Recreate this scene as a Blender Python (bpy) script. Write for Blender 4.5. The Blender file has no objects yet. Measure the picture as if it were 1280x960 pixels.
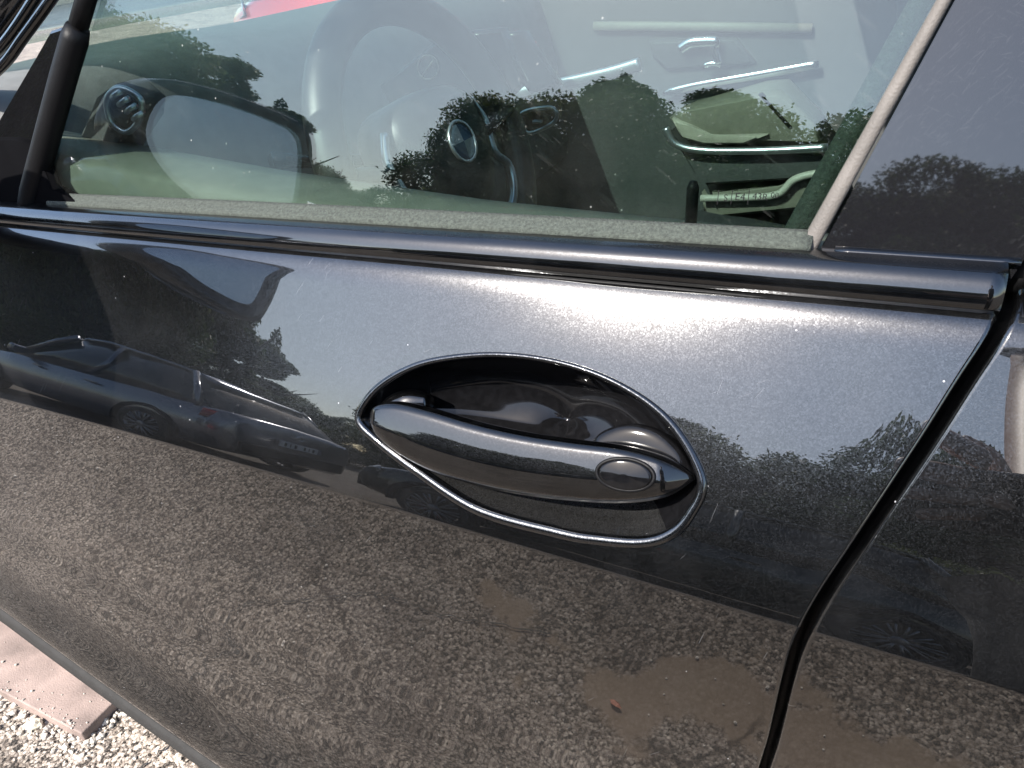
import bpy, bmesh, math, random
import numpy as np
from mathutils import Vector, Matrix, Euler
from mathutils.bvhtree import BVHTree
R = math.radians
random.seed(7); rng = np.random.default_rng(7)
scene = bpy.context.scene
col = scene.collection

# ------------------------------------------------------------------ camera, sky, sun, exposure
cam_d = bpy.data.cameras.new("camera"); cam = bpy.data.objects.new("camera", cam_d); col.objects.link(cam)
scene.camera = cam
CP = np.array([0.17924, -0.35770, 1.16988])
CD = np.array([-0.398134, 0.748782, -0.529919]); CR = np.array([0.899745, 0.431314, -0.066537]); CU = np.array([-0.178740, 0.503283, 0.845434])
F = 961.0
m = Matrix(((CR[0], CU[0], -CD[0], CP[0]), (CR[1], CU[1], -CD[1], CP[1]), (CR[2], CU[2], -CD[2], CP[2]), (0, 0, 0, 1)))
cam.matrix_world = m
cam_d.sensor_width = 36.0; cam_d.lens = 36.0 * F / 1280.0
cam_d.clip_start = 0.01; cam_d.clip_end = 1000

SUN_AZ, SUN_EL = -22.0, 43.0           # azimuth measured from -Y towards +X
sd = Vector((math.sin(R(SUN_AZ)) * math.cos(R(SUN_EL)), -math.cos(R(SUN_AZ)) * math.cos(R(SUN_EL)), math.sin(R(SUN_EL))))
w = bpy.data.worlds.new("World"); scene.world = w; w.use_nodes = True
nt = w.node_tree
sky = nt.nodes.new("ShaderNodeTexSky"); sky.sky_type = 'NISHITA'; sky.sun_disc = False
sky.sun_elevation = R(SUN_EL); sky.sun_rotation = R(180.0 - SUN_AZ); sky.dust_density = 1.15; sky.air_density = 1.0; sky.ozone_density = 0.6
bg = nt.nodes["Background"]; bg.inputs[1].default_value = 0.15
nt.links.new(sky.outputs[0], bg.inputs[0])
sl = bpy.data.lights.new("sun", 'SUN'); sl.energy = 4.0; sl.angle = R(0.53); sl.color = (1.0, 0.95, 0.88)
so = bpy.data.objects.new("sun", sl); col.objects.link(so); so.rotation_euler = sd.to_track_quat('Z', 'Y').to_euler()
scene.view_settings.view_transform = 'Standard'; scene.view_settings.look = 'None'
scene.view_settings.exposure = 1.75; scene.view_settings.gamma = 1.0; scene.view_settings.use_curve_mapping = False
scene.render.engine = 'CYCLES'
scene.cycles.max_bounces = 10; scene.cycles.glossy_bounces = 5; scene.cycles.transparent_max_bounces = 16
scene.cycles.caustics_reflective = False; scene.cycles.caustics_refractive = False
scene.cycles.sample_clamp_indirect = 8.0

# ------------------------------------------------------------------ helpers
def ray(px, py):
    v = CD * F + CR * (px - 640) - CU * (py - 480)
    return v / np.linalg.norm(v)
def at(px, py, Y):
    r = ray(px, py); return CP + r * (Y - CP[1]) / r[1]
def away(px, py, d):
    return CP + ray(px, py) * d
def atz(px, py, Z):
    r = ray(px, py); return CP + r * (Z - CP[2]) / r[2]

def mesh(name, verts, faces, mat=None, parent=None, smooth=True, normals=None, mats=None, midx=None):
    me = bpy.data.meshes.new(name)
    me.from_pydata([tuple(map(float, v)) for v in verts], [], [tuple(map(int, f)) for f in faces])
    for mm in (mats or [mat]):
        if mm: me.materials.append(mm)
    if midx is not None: me.polygons.foreach_set("material_index", midx)
    if smooth: me.polygons.foreach_set("use_smooth", [True] * len(me.polygons))
    me.update()
    if normals is not None: me.normals_split_custom_set_from_vertices([tuple(map(float, n)) for n in normals])
    o = bpy.data.objects.new(name, me); col.objects.link(o)
    if parent: o.parent = parent
    return o
def from_bm(name, bm, mat, parent=None, smooth=True):
    bmesh.ops.recalc_face_normals(bm, faces=bm.faces)
    me = bpy.data.meshes.new(name); bm.to_mesh(me); bm.free()
    me.materials.append(mat)
    me.polygons.foreach_set("use_smooth", [smooth] * len(me.polygons))
    o = bpy.data.objects.new(name, me); col.objects.link(o)
    if parent: o.parent = parent
    return o
def add_box(bm, c, s, bev=0.0, seg=2, rot=None):
    g = bmesh.ops.create_cube(bm, size=1.0); vs = g['verts']
    bmesh.ops.scale(bm, vec=Vector(s), verts=vs)
    if bev > 0:
        es = list({e for v in vs for e in v.link_edges})
        gg = bmesh.ops.bevel(bm, geom=es, offset=bev, segments=seg, affect='EDGES', profile=0.5)
        vs = list({v for f in gg['faces'] for v in f.verts} | {v for v in vs if v.is_valid})
        done = set(vs); stack = list(vs)
        while stack:
            v = stack.pop()
            for e in v.link_edges:
                u = e.other_vert(v)
                if u not in done: done.add(u); stack.append(u)
        vs = list(done)
    if rot is not None: bmesh.ops.rotate(bm, cent=(0, 0, 0), matrix=Euler(rot).to_matrix(), verts=vs)
    bmesh.ops.translate(bm, vec=Vector(c), verts=vs)
def box(name, c, s, mat, parent=None, bev=0.004, seg=2, rot=None, smooth=True):
    bm = bmesh.new(); add_box(bm, c, s, bev, seg, rot)
    o = from_bm(name, bm, mat, parent, smooth)
    if smooth and bev > 0:
        for f in o.data.polygons: f.use_smooth = True
        md = o.modifiers.new("wn", 'WEIGHTED_NORMAL'); md.keep_sharp = True
    return o
def loft(name, rings, mat, parent=None, cap=True, closed=True, smooth=True):
    n = len(rings[0]); vs = [p for r in rings for p in r]; fs = []
    for i in range(len(rings) - 1):
        for j in range(n if closed else n - 1):
            k = (j + 1) % n
            fs.append((i * n + j, i * n + k, (i + 1) * n + k, (i + 1) * n + j))
    if cap and closed:
        fs.append(tuple(range(n))[::-1]); b = (len(rings) - 1) * n; fs.append(tuple(b + j for j in range(n)))
    o = mesh(name, vs, fs, mat, parent, smooth)
    bm = bmesh.new(); bm.from_mesh(o.data); bmesh.ops.recalc_face_normals(bm, faces=bm.faces); bm.to_mesh(o.data); bm.free()
    o.data.polygons.foreach_set("use_smooth", [smooth] * len(o.data.polygons))
    return o
def tube_rings(path, rad, n=12, close=False, flat=1.0):
    P = [np.array(p, float) for p in path]; L = len(P); rings = []
    up = None
    for i in range(L):
        a = P[(i - 1) % L] if (close or i > 0) else P[i]; b = P[(i + 1) % L] if (close or i < L - 1) else P[i]
        t = b - a; t /= np.linalg.norm(t) + 1e-12
        if up is None:
            up = np.array([0, -1.0, 0]) if abs(t[1]) < .9 else np.array([0, 0, 1.0])
        up = up - t * (up @ t); up /= np.linalg.norm(up) + 1e-12
        s = np.cross(t, up)
        rr = rad[i] if hasattr(rad, '__len__') else rad
        rings.append([P[i] + rr * (math.cos(q) * up * flat + math.sin(q) * s) for q in np.linspace(0, 2 * math.pi, n, endpoint=False)])
    return rings
def tube(name, path, rad, mat, parent=None, n=12, close=False, flat=1.0):
    rr = tube_rings(path, rad, n, close, flat)
    if close: rr = rr + [rr[0]]
    return loft(name, rr, mat, parent, cap=not close)
def catmull(pts, n, closed=False):
    P = [np.array(p, float) for p in pts]; L = len(P); out = []
    for q in np.linspace(0, L if closed else L - 1, n, endpoint=not closed):
        i = min(int(q), L - 1 if closed else L - 2); u = q - i
        g = (lambda k: P[k % L]) if closed else (lambda k: P[max(0, min(L - 1, k))])
        a, b, c, d = g(i - 1), g(i), g(i + 1), g(i + 2)
        out.append(.5 * ((2 * b) + (-a + c) * u + (2 * a - 5 * b + 4 * c - d) * u * u + (-a + 3 * b - 3 * c + d) * u ** 3))
    return out
def prism(name, poly, y0, y1, mat, parent=None, bev=0.0, seg=2):
    """outline in (x, z) given thickness from y0 to y1 (each may be a function of x, z)"""
    fa = y0 if callable(y0) else (lambda x, z: y0); fb = y1 if callable(y1) else (lambda x, z: y1)
    bm = bmesh.new()
    A = [bm.verts.new((p[0], fa(p[0], p[1]), p[1])) for p in poly]; B = [bm.verts.new((p[0], fb(p[0], p[1]), p[1])) for p in poly]
    n = len(poly); bm.faces.new(A); bm.faces.new(B[::-1])
    for i in range(n): bm.faces.new((A[i], A[(i + 1) % n], B[(i + 1) % n], B[i]))
    if bev > 0:
        bmesh.ops.bevel(bm, geom=[e for e in bm.edges if (e.verts[0] in A) == (e.verts[1] in A)], offset=bev, segments=seg, affect='EDGES')
    o = from_bm(name, bm, mat, parent, bev > 0)
    if bev > 0: o.modifiers.new("wn", 'WEIGHTED_NORMAL')
    return o
def tag(o, label=None, cat=None, group=None, kind=None):
    if label: o['label'] = label
    if cat: o['category'] = cat
    if group: o['group'] = group
    if kind: o['kind'] = kind
    return o
def empty(name, loc=(0, 0, 0), rz=0.0):
    o = bpy.data.objects.new(name, None); col.objects.link(o); o.location = loc; o.rotation_euler = (0, 0, rz); o.empty_display_size = .1
    return o

# ------------------------------------------------------------------ materials
class NB:
    def __init__(s, name):
        s.m = bpy.data.materials.new(name); s.m.use_nodes = True; s.t = s.m.node_tree
        s.p = s.t.nodes["Principled BSDF"]; s.out = s.t.nodes["Material Output"]
    def n(s, kind, **kw):
        q = s.t.nodes.new("ShaderNode" + kind)
        for k, v in kw.items():
            if k.startswith("i_"):
                key = k[2:]
                q.inputs[int(key) if key.isdigit() else key].default_value = v
            else: setattr(q, k, v)
        return q
    def l(s, a, b): s.t.links.new(a, b)
    def math(s, op, a, b=None, clamp=False):
        q = s.n("Math", operation=op, use_clamp=clamp)
        for i, x in enumerate((a, b)):
            if x is None: continue
            if isinstance(x, (int, float)): q.inputs[i].default_value = x
            else: s.l(x, q.inputs[i])
        return q.outputs[0]
    def ramp(s, fac, stops):
        q = s.n("ValToRGB"); e = q.color_ramp.elements
        while len(e) > 1: e.remove(e[-1])
        for i, (p, c) in enumerate(stops):
            x = e[0] if i == 0 else e.new(p)
            x.position = p; x.color = (*c, 1) if len(c) == 3 else c
        s.l(fac, q.inputs[0]); return q.outputs[0]
    def mix(s, fac, a, b, blend='MIX'):
        q = s.n("Mix", data_type='RGBA', blend_type=blend)
        for sock, x in ((q.inputs[0], fac), (q.inputs[6], a), (q.inputs[7], b)):
            if isinstance(x, (int, float)): sock.default_value = x
            elif isinstance(x, tuple): sock.default_value = (*x, 1)
            else: s.l(x, sock)
        return q.outputs[2]
    def co(s, scale=(1, 1, 1), rot=(0, 0, 0), loc=(0, 0, 0), world=False):
        src = s.n("NewGeometry").outputs["Position"] if world else s.n("TexCoord").outputs["Object"]
        if any(rot):
            m0 = s.n("Mapping"); m0.inputs["Rotation"].default_value = rot; s.l(src, m0.inputs[0]); src = m0.outputs[0]
        mp = s.n("Mapping"); mp.inputs["Scale"].default_value = scale; mp.inputs["Location"].default_value = loc
        s.l(src, mp.inputs[0]); return mp.outputs[0]

def plain(name, c, rough=.5, metal=0.0, var=.12, scale=60.0, bump=0.0, bscale=400.0, coat=0.0, spec=.5, ior=1.5):
    b = NB(name); p = b.p
    nz = b.n("TexNoise", i_Scale=scale, i_Detail=4.0); b.l(b.co(), nz.inputs["Vector"])
    k = b.ramp(nz.outputs[0], [(.3, tuple(x * (1 - var) for x in c)), (.7, tuple(min(1, x * (1 + var)) for x in c))])
    b.l(k, p.inputs["Base Color"]); p.inputs["Roughness"].default_value = rough; p.inputs["Metallic"].default_value = metal
    p.inputs["Specular IOR Level"].default_value = spec; p.inputs["IOR"].default_value = ior
    p.inputs["Coat Weight"].default_value = coat; p.inputs["Coat Roughness"].default_value = .02
    if bump > 0:
        n2 = b.n("TexNoise", i_Scale=bscale, i_Detail=3.0); b.l(b.co(), n2.inputs["Vector"])
        bp = b.n("Bump", i_Strength=bump, i_Distance=.001); b.l(n2.outputs[0], bp.inputs["Height"]); b.l(bp.outputs[0], p.inputs["Normal"])
    return b.m

def paint(name, base, rough=.36, flake=.42, coat_ior=1.66, scratches=True, fscale=1500.0, crough=.004, hot=0.0):
    b = NB(name); p = b.p
    c = b.co()
    vo = b.n("TexVoronoi", i_Scale=fscale); b.l(c, vo.inputs["Vector"])
    sub = b.n("VectorMath", operation='SUBTRACT'); b.l(vo.outputs["Color"], sub.inputs[0]); sub.inputs[1].default_value = (.5, .5, .5)
    sc = b.n("VectorMath", operation='SCALE'); b.l(sub.outputs[0], sc.inputs[0]); sc.inputs["Scale"].default_value = flake
    geo = b.n("NewGeometry")
    ad = b.n("VectorMath", operation='ADD'); b.l(geo.outputs["Normal"], ad.inputs[0]); b.l(sc.outputs[0], ad.inputs[1])
    no = b.n("VectorMath", operation='NORMALIZE'); b.l(ad.outputs[0], no.inputs[0])
    b.l(no.outputs[0], p.inputs["Normal"])
    # flake to flake value differences
    sp = b.n("SeparateColor"); b.l(vo.outputs["Color"], sp.inputs[0])
    colr = b.ramp(sp.outputs[1], [(0, tuple(x * .45 for x in base)), (.6, base), (1, tuple(min(1, x * 1.8) for x in base))])
    p.inputs["Metallic"].default_value = .92
    p.inputs["Coat Weight"].default_value = 1.0; p.inputs["Coat IOR"].default_value = coat_ior; p.inputs["Coat Roughness"].default_value = crough
    # dust specks sitting on the lacquer
    v2 = b.n("TexVoronoi", i_Scale=95.0); b.l(c, v2.inputs["Vector"])
    s2 = b.n("SeparateColor"); b.l(v2.outputs["Color"], s2.inputs[0])
    speck = b.math('MULTIPLY', b.math('LESS_THAN', v2.outputs["Distance"], .05), b.math('GREATER_THAN', s2.outputs[0], .93))
    mask = speck
    if scratches:
        for rot, sx, th, off in ((.95, 10, .765, 0), (.5, 14, .79, 3.1), (1.35, 8, .785, 7.7)):
            nz = b.n("TexNoise", i_Scale=1.0, i_Detail=1.0); b.l(b.co((sx * 3, 40, 900), (0, rot, 0), (off, 0, off)), nz.inputs["Vector"])
            s = b.math('GREATER_THAN', nz.outputs[0], th)
            area = b.n("TexNoise", i_Scale=5.0, i_Detail=2.0); b.l(b.co((1, 1, 1), (0, 0, 0), (off * 2, 0, 1.3)), area.inputs["Vector"])
            s = b.math('MULTIPLY', s, b.math('GREATER_THAN', area.outputs[0], .56))
            mask = b.math('MAXIMUM', mask, b.math('MULTIPLY', s, .13))
    film = b.n("TexNoise", i_Scale=16.0, i_Detail=6.0, i_Roughness=.65); b.l(c, film.inputs["Vector"])
    fm = b.math('MULTIPLY', b.math('SUBTRACT', film.outputs[0], .45, True), .05)
    mask = b.math('MAXIMUM', mask, fm)
    b.l(colr, p.inputs["Base Color"])
    p.inputs["Roughness"].default_value = rough
    # faint waviness of the lacquer
    wv = b.n("TexNoise", i_Scale=26.0, i_Detail=1.0); b.l(c, wv.inputs["Vector"])
    bp = b.n("Bump", i_Strength=.035, i_Distance=.001); b.l(wv.outputs[0], bp.inputs["Height"])
    b.l(bp.outputs[0], p.inputs["Coat Normal"])
    dd = b.n("BsdfDiffuse"); dd.inputs[0].default_value = (.5, .5, .52, 1)
    last = p.outputs[0]
    if hot:
        q = b.n("BsdfPrincipled")
        for k_ in ("Metallic", "Coat Weight", "Coat IOR", "Coat Roughness"): q.inputs[k_].default_value = p.inputs[k_].default_value
        q.inputs["Roughness"].default_value = .16; b.l(b.mix(1.0, colr, (4.4, 4.4, 4.4), 'MULTIPLY'), q.inputs["Base Color"]); b.l(no.outputs[0], q.inputs["Normal"]); b.l(bp.outputs[0], q.inputs["Coat Normal"])
        mh = b.n("MixShader"); mh.inputs[0].default_value = hot; b.l(last, mh.inputs[1]); b.l(q.outputs[0], mh.inputs[2]); last = mh.outputs[0]
    mx = b.n("MixShader"); b.l(b.math('MULTIPLY', mask, .5), mx.inputs[0]); b.l(last, mx.inputs[1]); b.l(dd.outputs[0], mx.inputs[2])
    b.l(mx.outputs[0], b.out.inputs[0])
    return b.m

def glass(name, tint=(.66, .74, .71), f0=.068, specks=True):
    b = NB(name); b.t.nodes.remove(b.p)
    lw = b.n("LayerWeight"); lw.inputs[0].default_value = .5
    f5 = b.math('POWER', lw.outputs["Facing"], 5.0)
    fr = b.math('ADD', b.math('MULTIPLY', f5, 1 - f0), f0)
    tr = b.n("BsdfTransparent"); tr.inputs[0].default_value = (*tint, 1)
    gl = b.n("BsdfGlossy"); gl.inputs["Roughness"].default_value = 0.0
    mx = b.n("MixShader"); b.l(fr, mx.inputs[0]); b.l(tr.outputs[0], mx.inputs[1]); b.l(gl.outputs[0], mx.inputs[2])
    last = mx.outputs[0]
    if specks:
        c = b.co()
        mask = None
        for scv, dist, pr in ((60, .055, .86), (170, .11, .91), (22, .02, .75)):
            v2 = b.n("TexVoronoi", i_Scale=float(scv)); b.l(c, v2.inputs["Vector"])
            s2 = b.n("SeparateColor"); b.l(v2.outputs["Color"], s2.inputs[0])
            k = b.math('MULTIPLY', b.math('LESS_THAN', v2.outputs["Distance"], dist), b.math('GREATER_THAN', s2.outputs[0], pr))
            mask = k if mask is None else b.math('MAXIMUM', mask, k)
        cl = b.n("TexNoise", i_Scale=6.0, i_Detail=4.0); b.l(c, cl.inputs["Vector"])
        mask = b.math('MULTIPLY', mask, b.ramp(cl.outputs[0], [(.47, (.05, .05, .05)), (.60, (1, 1, 1))]))
        fl = b.n("TexNoise", i_Scale=9.0, i_Detail=8.0, i_Roughness=.7); b.l(c, fl.inputs["Vector"])
        film = b.math('MULTIPLY', b.math('SUBTRACT', fl.outputs[0], .42, True), .035)
        wp = b.n("TexNoise", i_Scale=1.0, i_Detail=2.0); b.l(b.co((30, 30, 300), (0, -.6, 0)), wp.inputs["Vector"])
        wipe = b.math('MULTIPLY', b.math('GREATER_THAN', wp.outputs[0], .69), .012)
        mask = b.math('MAXIMUM', b.math('MULTIPLY', mask, .28), b.math('MAXIMUM', film, wipe))
        dd = b.n("BsdfDiffuse"); dd.inputs[0].default_value = (.55, .56, .52, 1)
        m2 = b.n("MixShader"); b.l(mask, m2.inputs[0]); b.l(last, m2.inputs[1]); b.l(dd.outputs[0], m2.inputs[2]); last = m2.outputs[0]
    b.l(last, b.out.inputs[0])
    return b.m

def gloss_black(name):
    b = NB(name); p = b.p; c = b.co()
    p.inputs["Base Color"].default_value = (.006, .006, .007, 1); p.inputs["Roughness"].default_value = .02; p.inputs["IOR"].default_value = 1.6
    mask = None
    for rot, off, th in ((.8, 0, .68), (1.1, 4, .70), (-.4, 9, .72), (.2, 13, .72)):
        nz = b.n("TexNoise", i_Scale=1.0, i_Detail=1.0); b.l(b.co((110, 40, 1600), (0, rot, 0), (off, 0, off)), nz.inputs["Vector"])
        k = b.math('GREATER_THAN', nz.outputs[0], th)
        mask = k if mask is None else b.math('MAXIMUM', mask, k)
    ar = b.n("TexNoise", i_Scale=14.0, i_Detail=3.0); b.l(c, ar.inputs["Vector"])
    mask = b.math('MULTIPLY', mask, b.ramp(ar.outputs[0], [(.45, (.1, .1, .1)), (.62, (.7, .7, .7))]))
    for scv, dist, pr, amt in ((60, .08, .90, .5), (150, .10, .93, .4), (30, .07, .93, .5)):
        v2 = b.n("TexVoronoi", i_Scale=float(scv)); b.l(c, v2.inputs["Vector"])
        s2 = b.n("SeparateColor"); b.l(v2.outputs["Color"], s2.inputs[0])
        k = b.math('MULTIPLY', b.math('MULTIPLY', b.math('LESS_THAN', v2.outputs["Distance"], dist), b.math('GREATER_THAN', s2.outputs[0], pr)), amt)
        mask = b.math('MAXIMUM', mask, k)
    dd = b.n("BsdfDiffuse"); dd.inputs[0].default_value = (.35, .36, .38, 1)
    mx = b.n("MixShader"); b.l(b.math('MULTIPLY', mask, .035), mx.inputs[0]); b.l(p.outputs[0], mx.inputs[1]); b.l(dd.outputs[0], mx.inputs[2])
    b.l(mx.outputs[0], b.out.inputs[0])
    return b.m

def ground_mat():
    b = NB("asphalt"); p = b.p
    c = b.co(world=True)
    v1 = b.n("TexVoronoi", i_Scale=172.0, i_Randomness=1.0); b.l(c, v1.inputs["Vector"])
    v2 = b.n("TexVoronoi", i_Scale=390.0); b.l(c, v2.inputs["Vector"])
    s1 = b.n("SeparateColor"); b.l(v1.outputs["Color"], s1.inputs[0])
    s2 = b.n("SeparateColor"); b.l(v2.outputs["Color"], s2.inputs[0])
    stone = b.ramp(s1.outputs[0], [(0, (.008, .008, .008)), (.24, (.03, .028, .026)), (.30, (.24, .22, .205)), (.55, (.40, .37, .34)), (.85, (.52, .49, .45)), (1, (.70, .66, .61))])
    grit = b.ramp(s2.outputs[1], [(0, (.01, .009, .009)), (.3, (.07, .064, .058)), (.42, (.28, .25, .225)), (1, (.58, .53, .48))])
    cc = b.mix(.26, stone, grit)
    gap = b.ramp(v1.outputs["Distance"], [(.36, (1, 1, 1)), (.66, (.55, .52, .50))])
    cc = b.mix(1.0, cc, gap, 'MULTIPLY')
    big = b.n("TexNoise", i_Scale=3.2, i_Detail=9.0, i_Roughness=.68); b.l(c, big.inputs["Vector"])
    cc = b.mix(1.0, cc, b.ramp(big.outputs[0], [(.36, (.62, .60, .59)), (.5, (.92, .90, .88)), (.66, (1.15, 1.13, 1.1))]), 'MULTIPLY')
    pit = b.n("TexNoise", i_Scale=170.0, i_Detail=2.0, i_Roughness=.6); b.l(c, pit.inputs["Vector"])
    cc = b.mix(1.0, cc, b.ramp(pit.outputs[0], [(.33, (1.35, 1.33, 1.3)), (.45, (1, 1, 1)), (.58, (.92, .91, .90)), (.64, (.14, .13, .125))]), 'MULTIPLY')
    pt2 = b.n("TexNoise", i_Scale=30.0, i_Detail=3.0); b.l(c, pt2.inputs["Vector"])
    cc = b.mix(1.0, cc, b.ramp(pt2.outputs[0], [(.60, (1, 1, 1)), (.70, (.45, .43, .42))]), 'MULTIPLY')
    # dried mud film
    mud = b.n("TexNoise", i_Scale=4.5, i_Detail=7.0, i_Roughness=.6); b.l(b.co(world=True, loc=(2.2, 1.1, 0)), mud.inputs["Vector"])
    dc = b.n("VectorMath", operation='DISTANCE'); sm_ = b.n("VectorMath", operation='MULTIPLY'); b.l(c, sm_.inputs[0]); sm_.inputs[1].default_value = (.55, 1.6, 1)
    b.l(sm_.outputs[0], dc.inputs[0]); dc.inputs[1].default_value = (.16 * .55, -.32 * 1.6, 0)
    near = b.math('MULTIPLY', b.math('SUBTRACT', .19, dc.outputs["Value"]), .8)
    mm = b.ramp(b.math('ADD', mud.outputs[0], b.math('MAXIMUM', near, -.10)), [(.56, (0, 0, 0)), (.60, (1, 1, 1))])
    cc = b.mix(b.math('MULTIPLY', mm, .8), cc, (.27, .215, .165))
    # cracks
    dn = b.n("TexNoise", i_Scale=7.0, i_Detail=5.0); b.l(c, dn.inputs["Vector"])
    ds = b.n("VectorMath", operation='SCALE'); b.l(dn.outputs["Color"], ds.inputs[0]); ds.inputs["Scale"].default_value = .22
    da = b.n("VectorMath", operation='ADD'); b.l(c, da.inputs[0]); b.l(ds.outputs[0], da.inputs[1])
    ve = b.n("TexVoronoi", feature='DISTANCE_TO_EDGE', i_Scale=2.3); b.l(da.outputs[0], ve.inputs["Vector"])
    cr = b.ramp(ve.outputs["Distance"], [(.004, (.28, .26, .25)), (.016, (1, 1, 1))])
    cm = b.n("TexNoise", i_Scale=1.7, i_Detail=1.0); b.l(b.co(world=True, loc=(.7, 0, 0)), cm.inputs["Vector"])
    cc = b.mix(b.ramp(cm.outputs[0], [(.60, (0, 0, 0)), (.66, (1, 1, 1))]), cc, b.mix(1.0, cc, cr, 'MULTIPLY'))
    cc = b.mix(1.0, cc, (.50, .47, .437), 'MULTIPLY')
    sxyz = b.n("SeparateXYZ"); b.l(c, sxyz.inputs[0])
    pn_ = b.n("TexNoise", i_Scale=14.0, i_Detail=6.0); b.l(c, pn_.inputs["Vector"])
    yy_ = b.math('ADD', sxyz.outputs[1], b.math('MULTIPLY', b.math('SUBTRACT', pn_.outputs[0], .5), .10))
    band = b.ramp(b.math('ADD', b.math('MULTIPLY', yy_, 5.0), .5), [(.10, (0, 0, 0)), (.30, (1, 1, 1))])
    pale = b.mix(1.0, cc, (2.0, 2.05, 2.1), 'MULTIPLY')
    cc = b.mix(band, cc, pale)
    b.l(cc, p.inputs["Base Color"]); p.inputs["Roughness"].default_value = .85; p.inputs["Specular IOR Level"].default_value = .3
    h = b.math('ADD', b.math('MULTIPLY', v1.outputs["Distance"], -1.0), b.math('MULTIPLY', v2.outputs["Distance"], -.4))
    bp = b.n("Bump", i_Strength=.7, i_Distance=.0022); h = b.math('MULTIPLY', h, b.math('SUBTRACT', 1.0, b.math('MULTIPLY', mm, .85))); b.l(h, bp.inputs["Height"]); b.l(bp.outputs[0], p.inputs["Normal"])
    return b.m

def leaf_mat(name, c1, c2):
    b = NB(name); p = b.p
    g = b.n("NewGeometry")
    k = b.ramp(g.outputs["Random Per Island"], [(0, c1), (.7, c2), (1, tuple(x * 1.35 for x in c2))])
    b.l(k, p.inputs["Base Color"]); p.inputs["Roughness"].default_value = .55
    t = b.n("BsdfTranslucent"); b.l(k, t.inputs[0])
    mx = b.n("MixShader"); mx.inputs[0].default_value = .5; b.l(p.outputs[0], mx.inputs[1]); b.l(t.outputs[0], mx.inputs[2])
    b.l(mx.outputs[0], b.out.inputs[0]); return b.m

M = {}
M['paint'] = paint("dark_metallic_paint", (.0105, .0109, .0115), rough=.30, flake=.06, hot=.30)
M['paint2'] = paint("handle_paint", (.014, .0155, .018), rough=.28, flake=.11, scratches=False)
M['black'] = gloss_black("gloss_black")
M['trim'] = paint("trim_paint", (.005, .0053, .006), rough=.28, flake=.03, scratches=False, crough=.03)
M['rubber'] = plain("black_rubber", (.0035, .0035, .004), .5, bump=.2, spec=.14)
M['gloss'] = plain("clean_gloss_black", (.004, .004, .0045), .02, ior=1.6)
M['matte'] = plain("matte_black", (.003, .003, .0035), .95, spec=0.02)
M['felt'] = plain("window_felt", (.032, .038, .031), .9, var=.45, scale=500, bump=.8, bscale=900)
M['channel'] = plain("pillar_felt", (.085, .076, .068), .7, var=.18, scale=40, bump=.4, bscale=700)
M['glass'] = glass("window_glass")
M['pane'] = glass("clear_pane", f0=.045, specks=False)
M['chrome'] = plain("satin_metal", (.75, .76, .78), .18, 1.0, var=.05)
M['silver'] = plain("silver_trim", (.55, .57, .60), .3, .9, var=.05)
M['mirror'] = plain("mirror_silver", (.62, .64, .70), .0, 1.0, var=.0)
M['dash'] = plain("dash_plastic", (.03, .031, .032), .6, bump=.25)
M['dashtop'] = plain("dash_leather", (.11, .11, .107), .65, bump=.3, bscale=900)
M['leather'] = plain("wheel_leather", (.012, .012, .013), .42, bump=.25, bscale=1200)
M['tan'] = plain("grey_leather", (.16, .148, .122), .6, var=.1, bump=.3, bscale=800)
M['card'] = plain("door_card", (.05, .052, .053), .6, bump=.2)
M['screen'] = plain("dark_screen", (.008, .009, .012), .12)
M['white'] = plain("white_print", (.75, .77, .8), .4, var=.02)
M['blue'] = plain("blue_enamel", (.02, .04, .09), .3, var=.02)
M['seat'] = plain("seat_fabric", (.02, .022, .026), .85, bump=.6)
M['tyre'] = plain("tyre_rubber", (.006, .006, .006), .8, bump=.4)
M['rim'] = plain("wheel_rim", (.22, .22, .24), .3, .8)
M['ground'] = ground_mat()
M['slab'] = plain("pink_slab", (.20, .150, .130), .8, var=.34, scale=14, bump=.9, bscale=380)
M['pebble'] = plain("pale_stone", (.60, .54, .42), .8, var=.2, scale=90, bump=.5)
M['stone2'] = plain("grey_stone", (.42, .38, .33), .8, var=.3, scale=90, bump=.5)
M['bark'] = plain("bark", (.07, .05, .038), .9, var=.35, scale=12, bump=.6, bscale=40)
M['leafA'] = leaf_mat("leaf_dark", (.022, .038, .016), (.055, .085, .030))
M['leafB'] = leaf_mat("leaf_olive", (.040, .055, .020), (.085, .105, .035))
M['leafC'] = leaf_mat("leaf_brown", (.055, .045, .022), (.10, .082, .040))
M['red'] = paint("red_paint", (.62, .035, .025), rough=.35, flake=.05, scratches=False)
M['navy'] = plain("blue_grey_paint", (.17, .18, .21), .22, .7, coat=1.0)
M['grey'] = plain("dark_green_paint", (.008, .013, .009), .3, coat=1.0)
M['carglass'] = plain("car_glass", (.012, .015, .016), .02)
M['lamp'] = plain("lamp_glass", (.5, .52, .55), .05, .3)
M['taillamp'] = plain("tail_lamp", (.30, .012, .012), .08)
M['plate'] = plain("plate_white", (.62, .62, .60), .4, var=.03)
M['shirt'] = plain("dark_shirt", (.014, .015, .022), .9, bump=.3)
M['trouser'] = plain("dark_trouser", (.018, .018, .020), .9, bump=.3)
M['skin'] = plain("skin", (.50, .31, .23), .5, var=.06)
M['hair'] = plain("hair", (.03, .02, .015), .6)
M['shoe'] = plain("shoe_leather", (.03, .032, .038), .5)
M['bowl'] = plain("bowl_plastic", (.004, .004, .0045), .07, var=.3, scale=200, spec=.3)
M['lip'] = paint("recess_paint", (.034, .034, .034), rough=.5, flake=.22, scratches=False)
M['handle'] = paint("handle_lacquer", (.0045, .0048, .0055), rough=.3, coat_ior=1.58, flake=.06, scratches=False)

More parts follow.
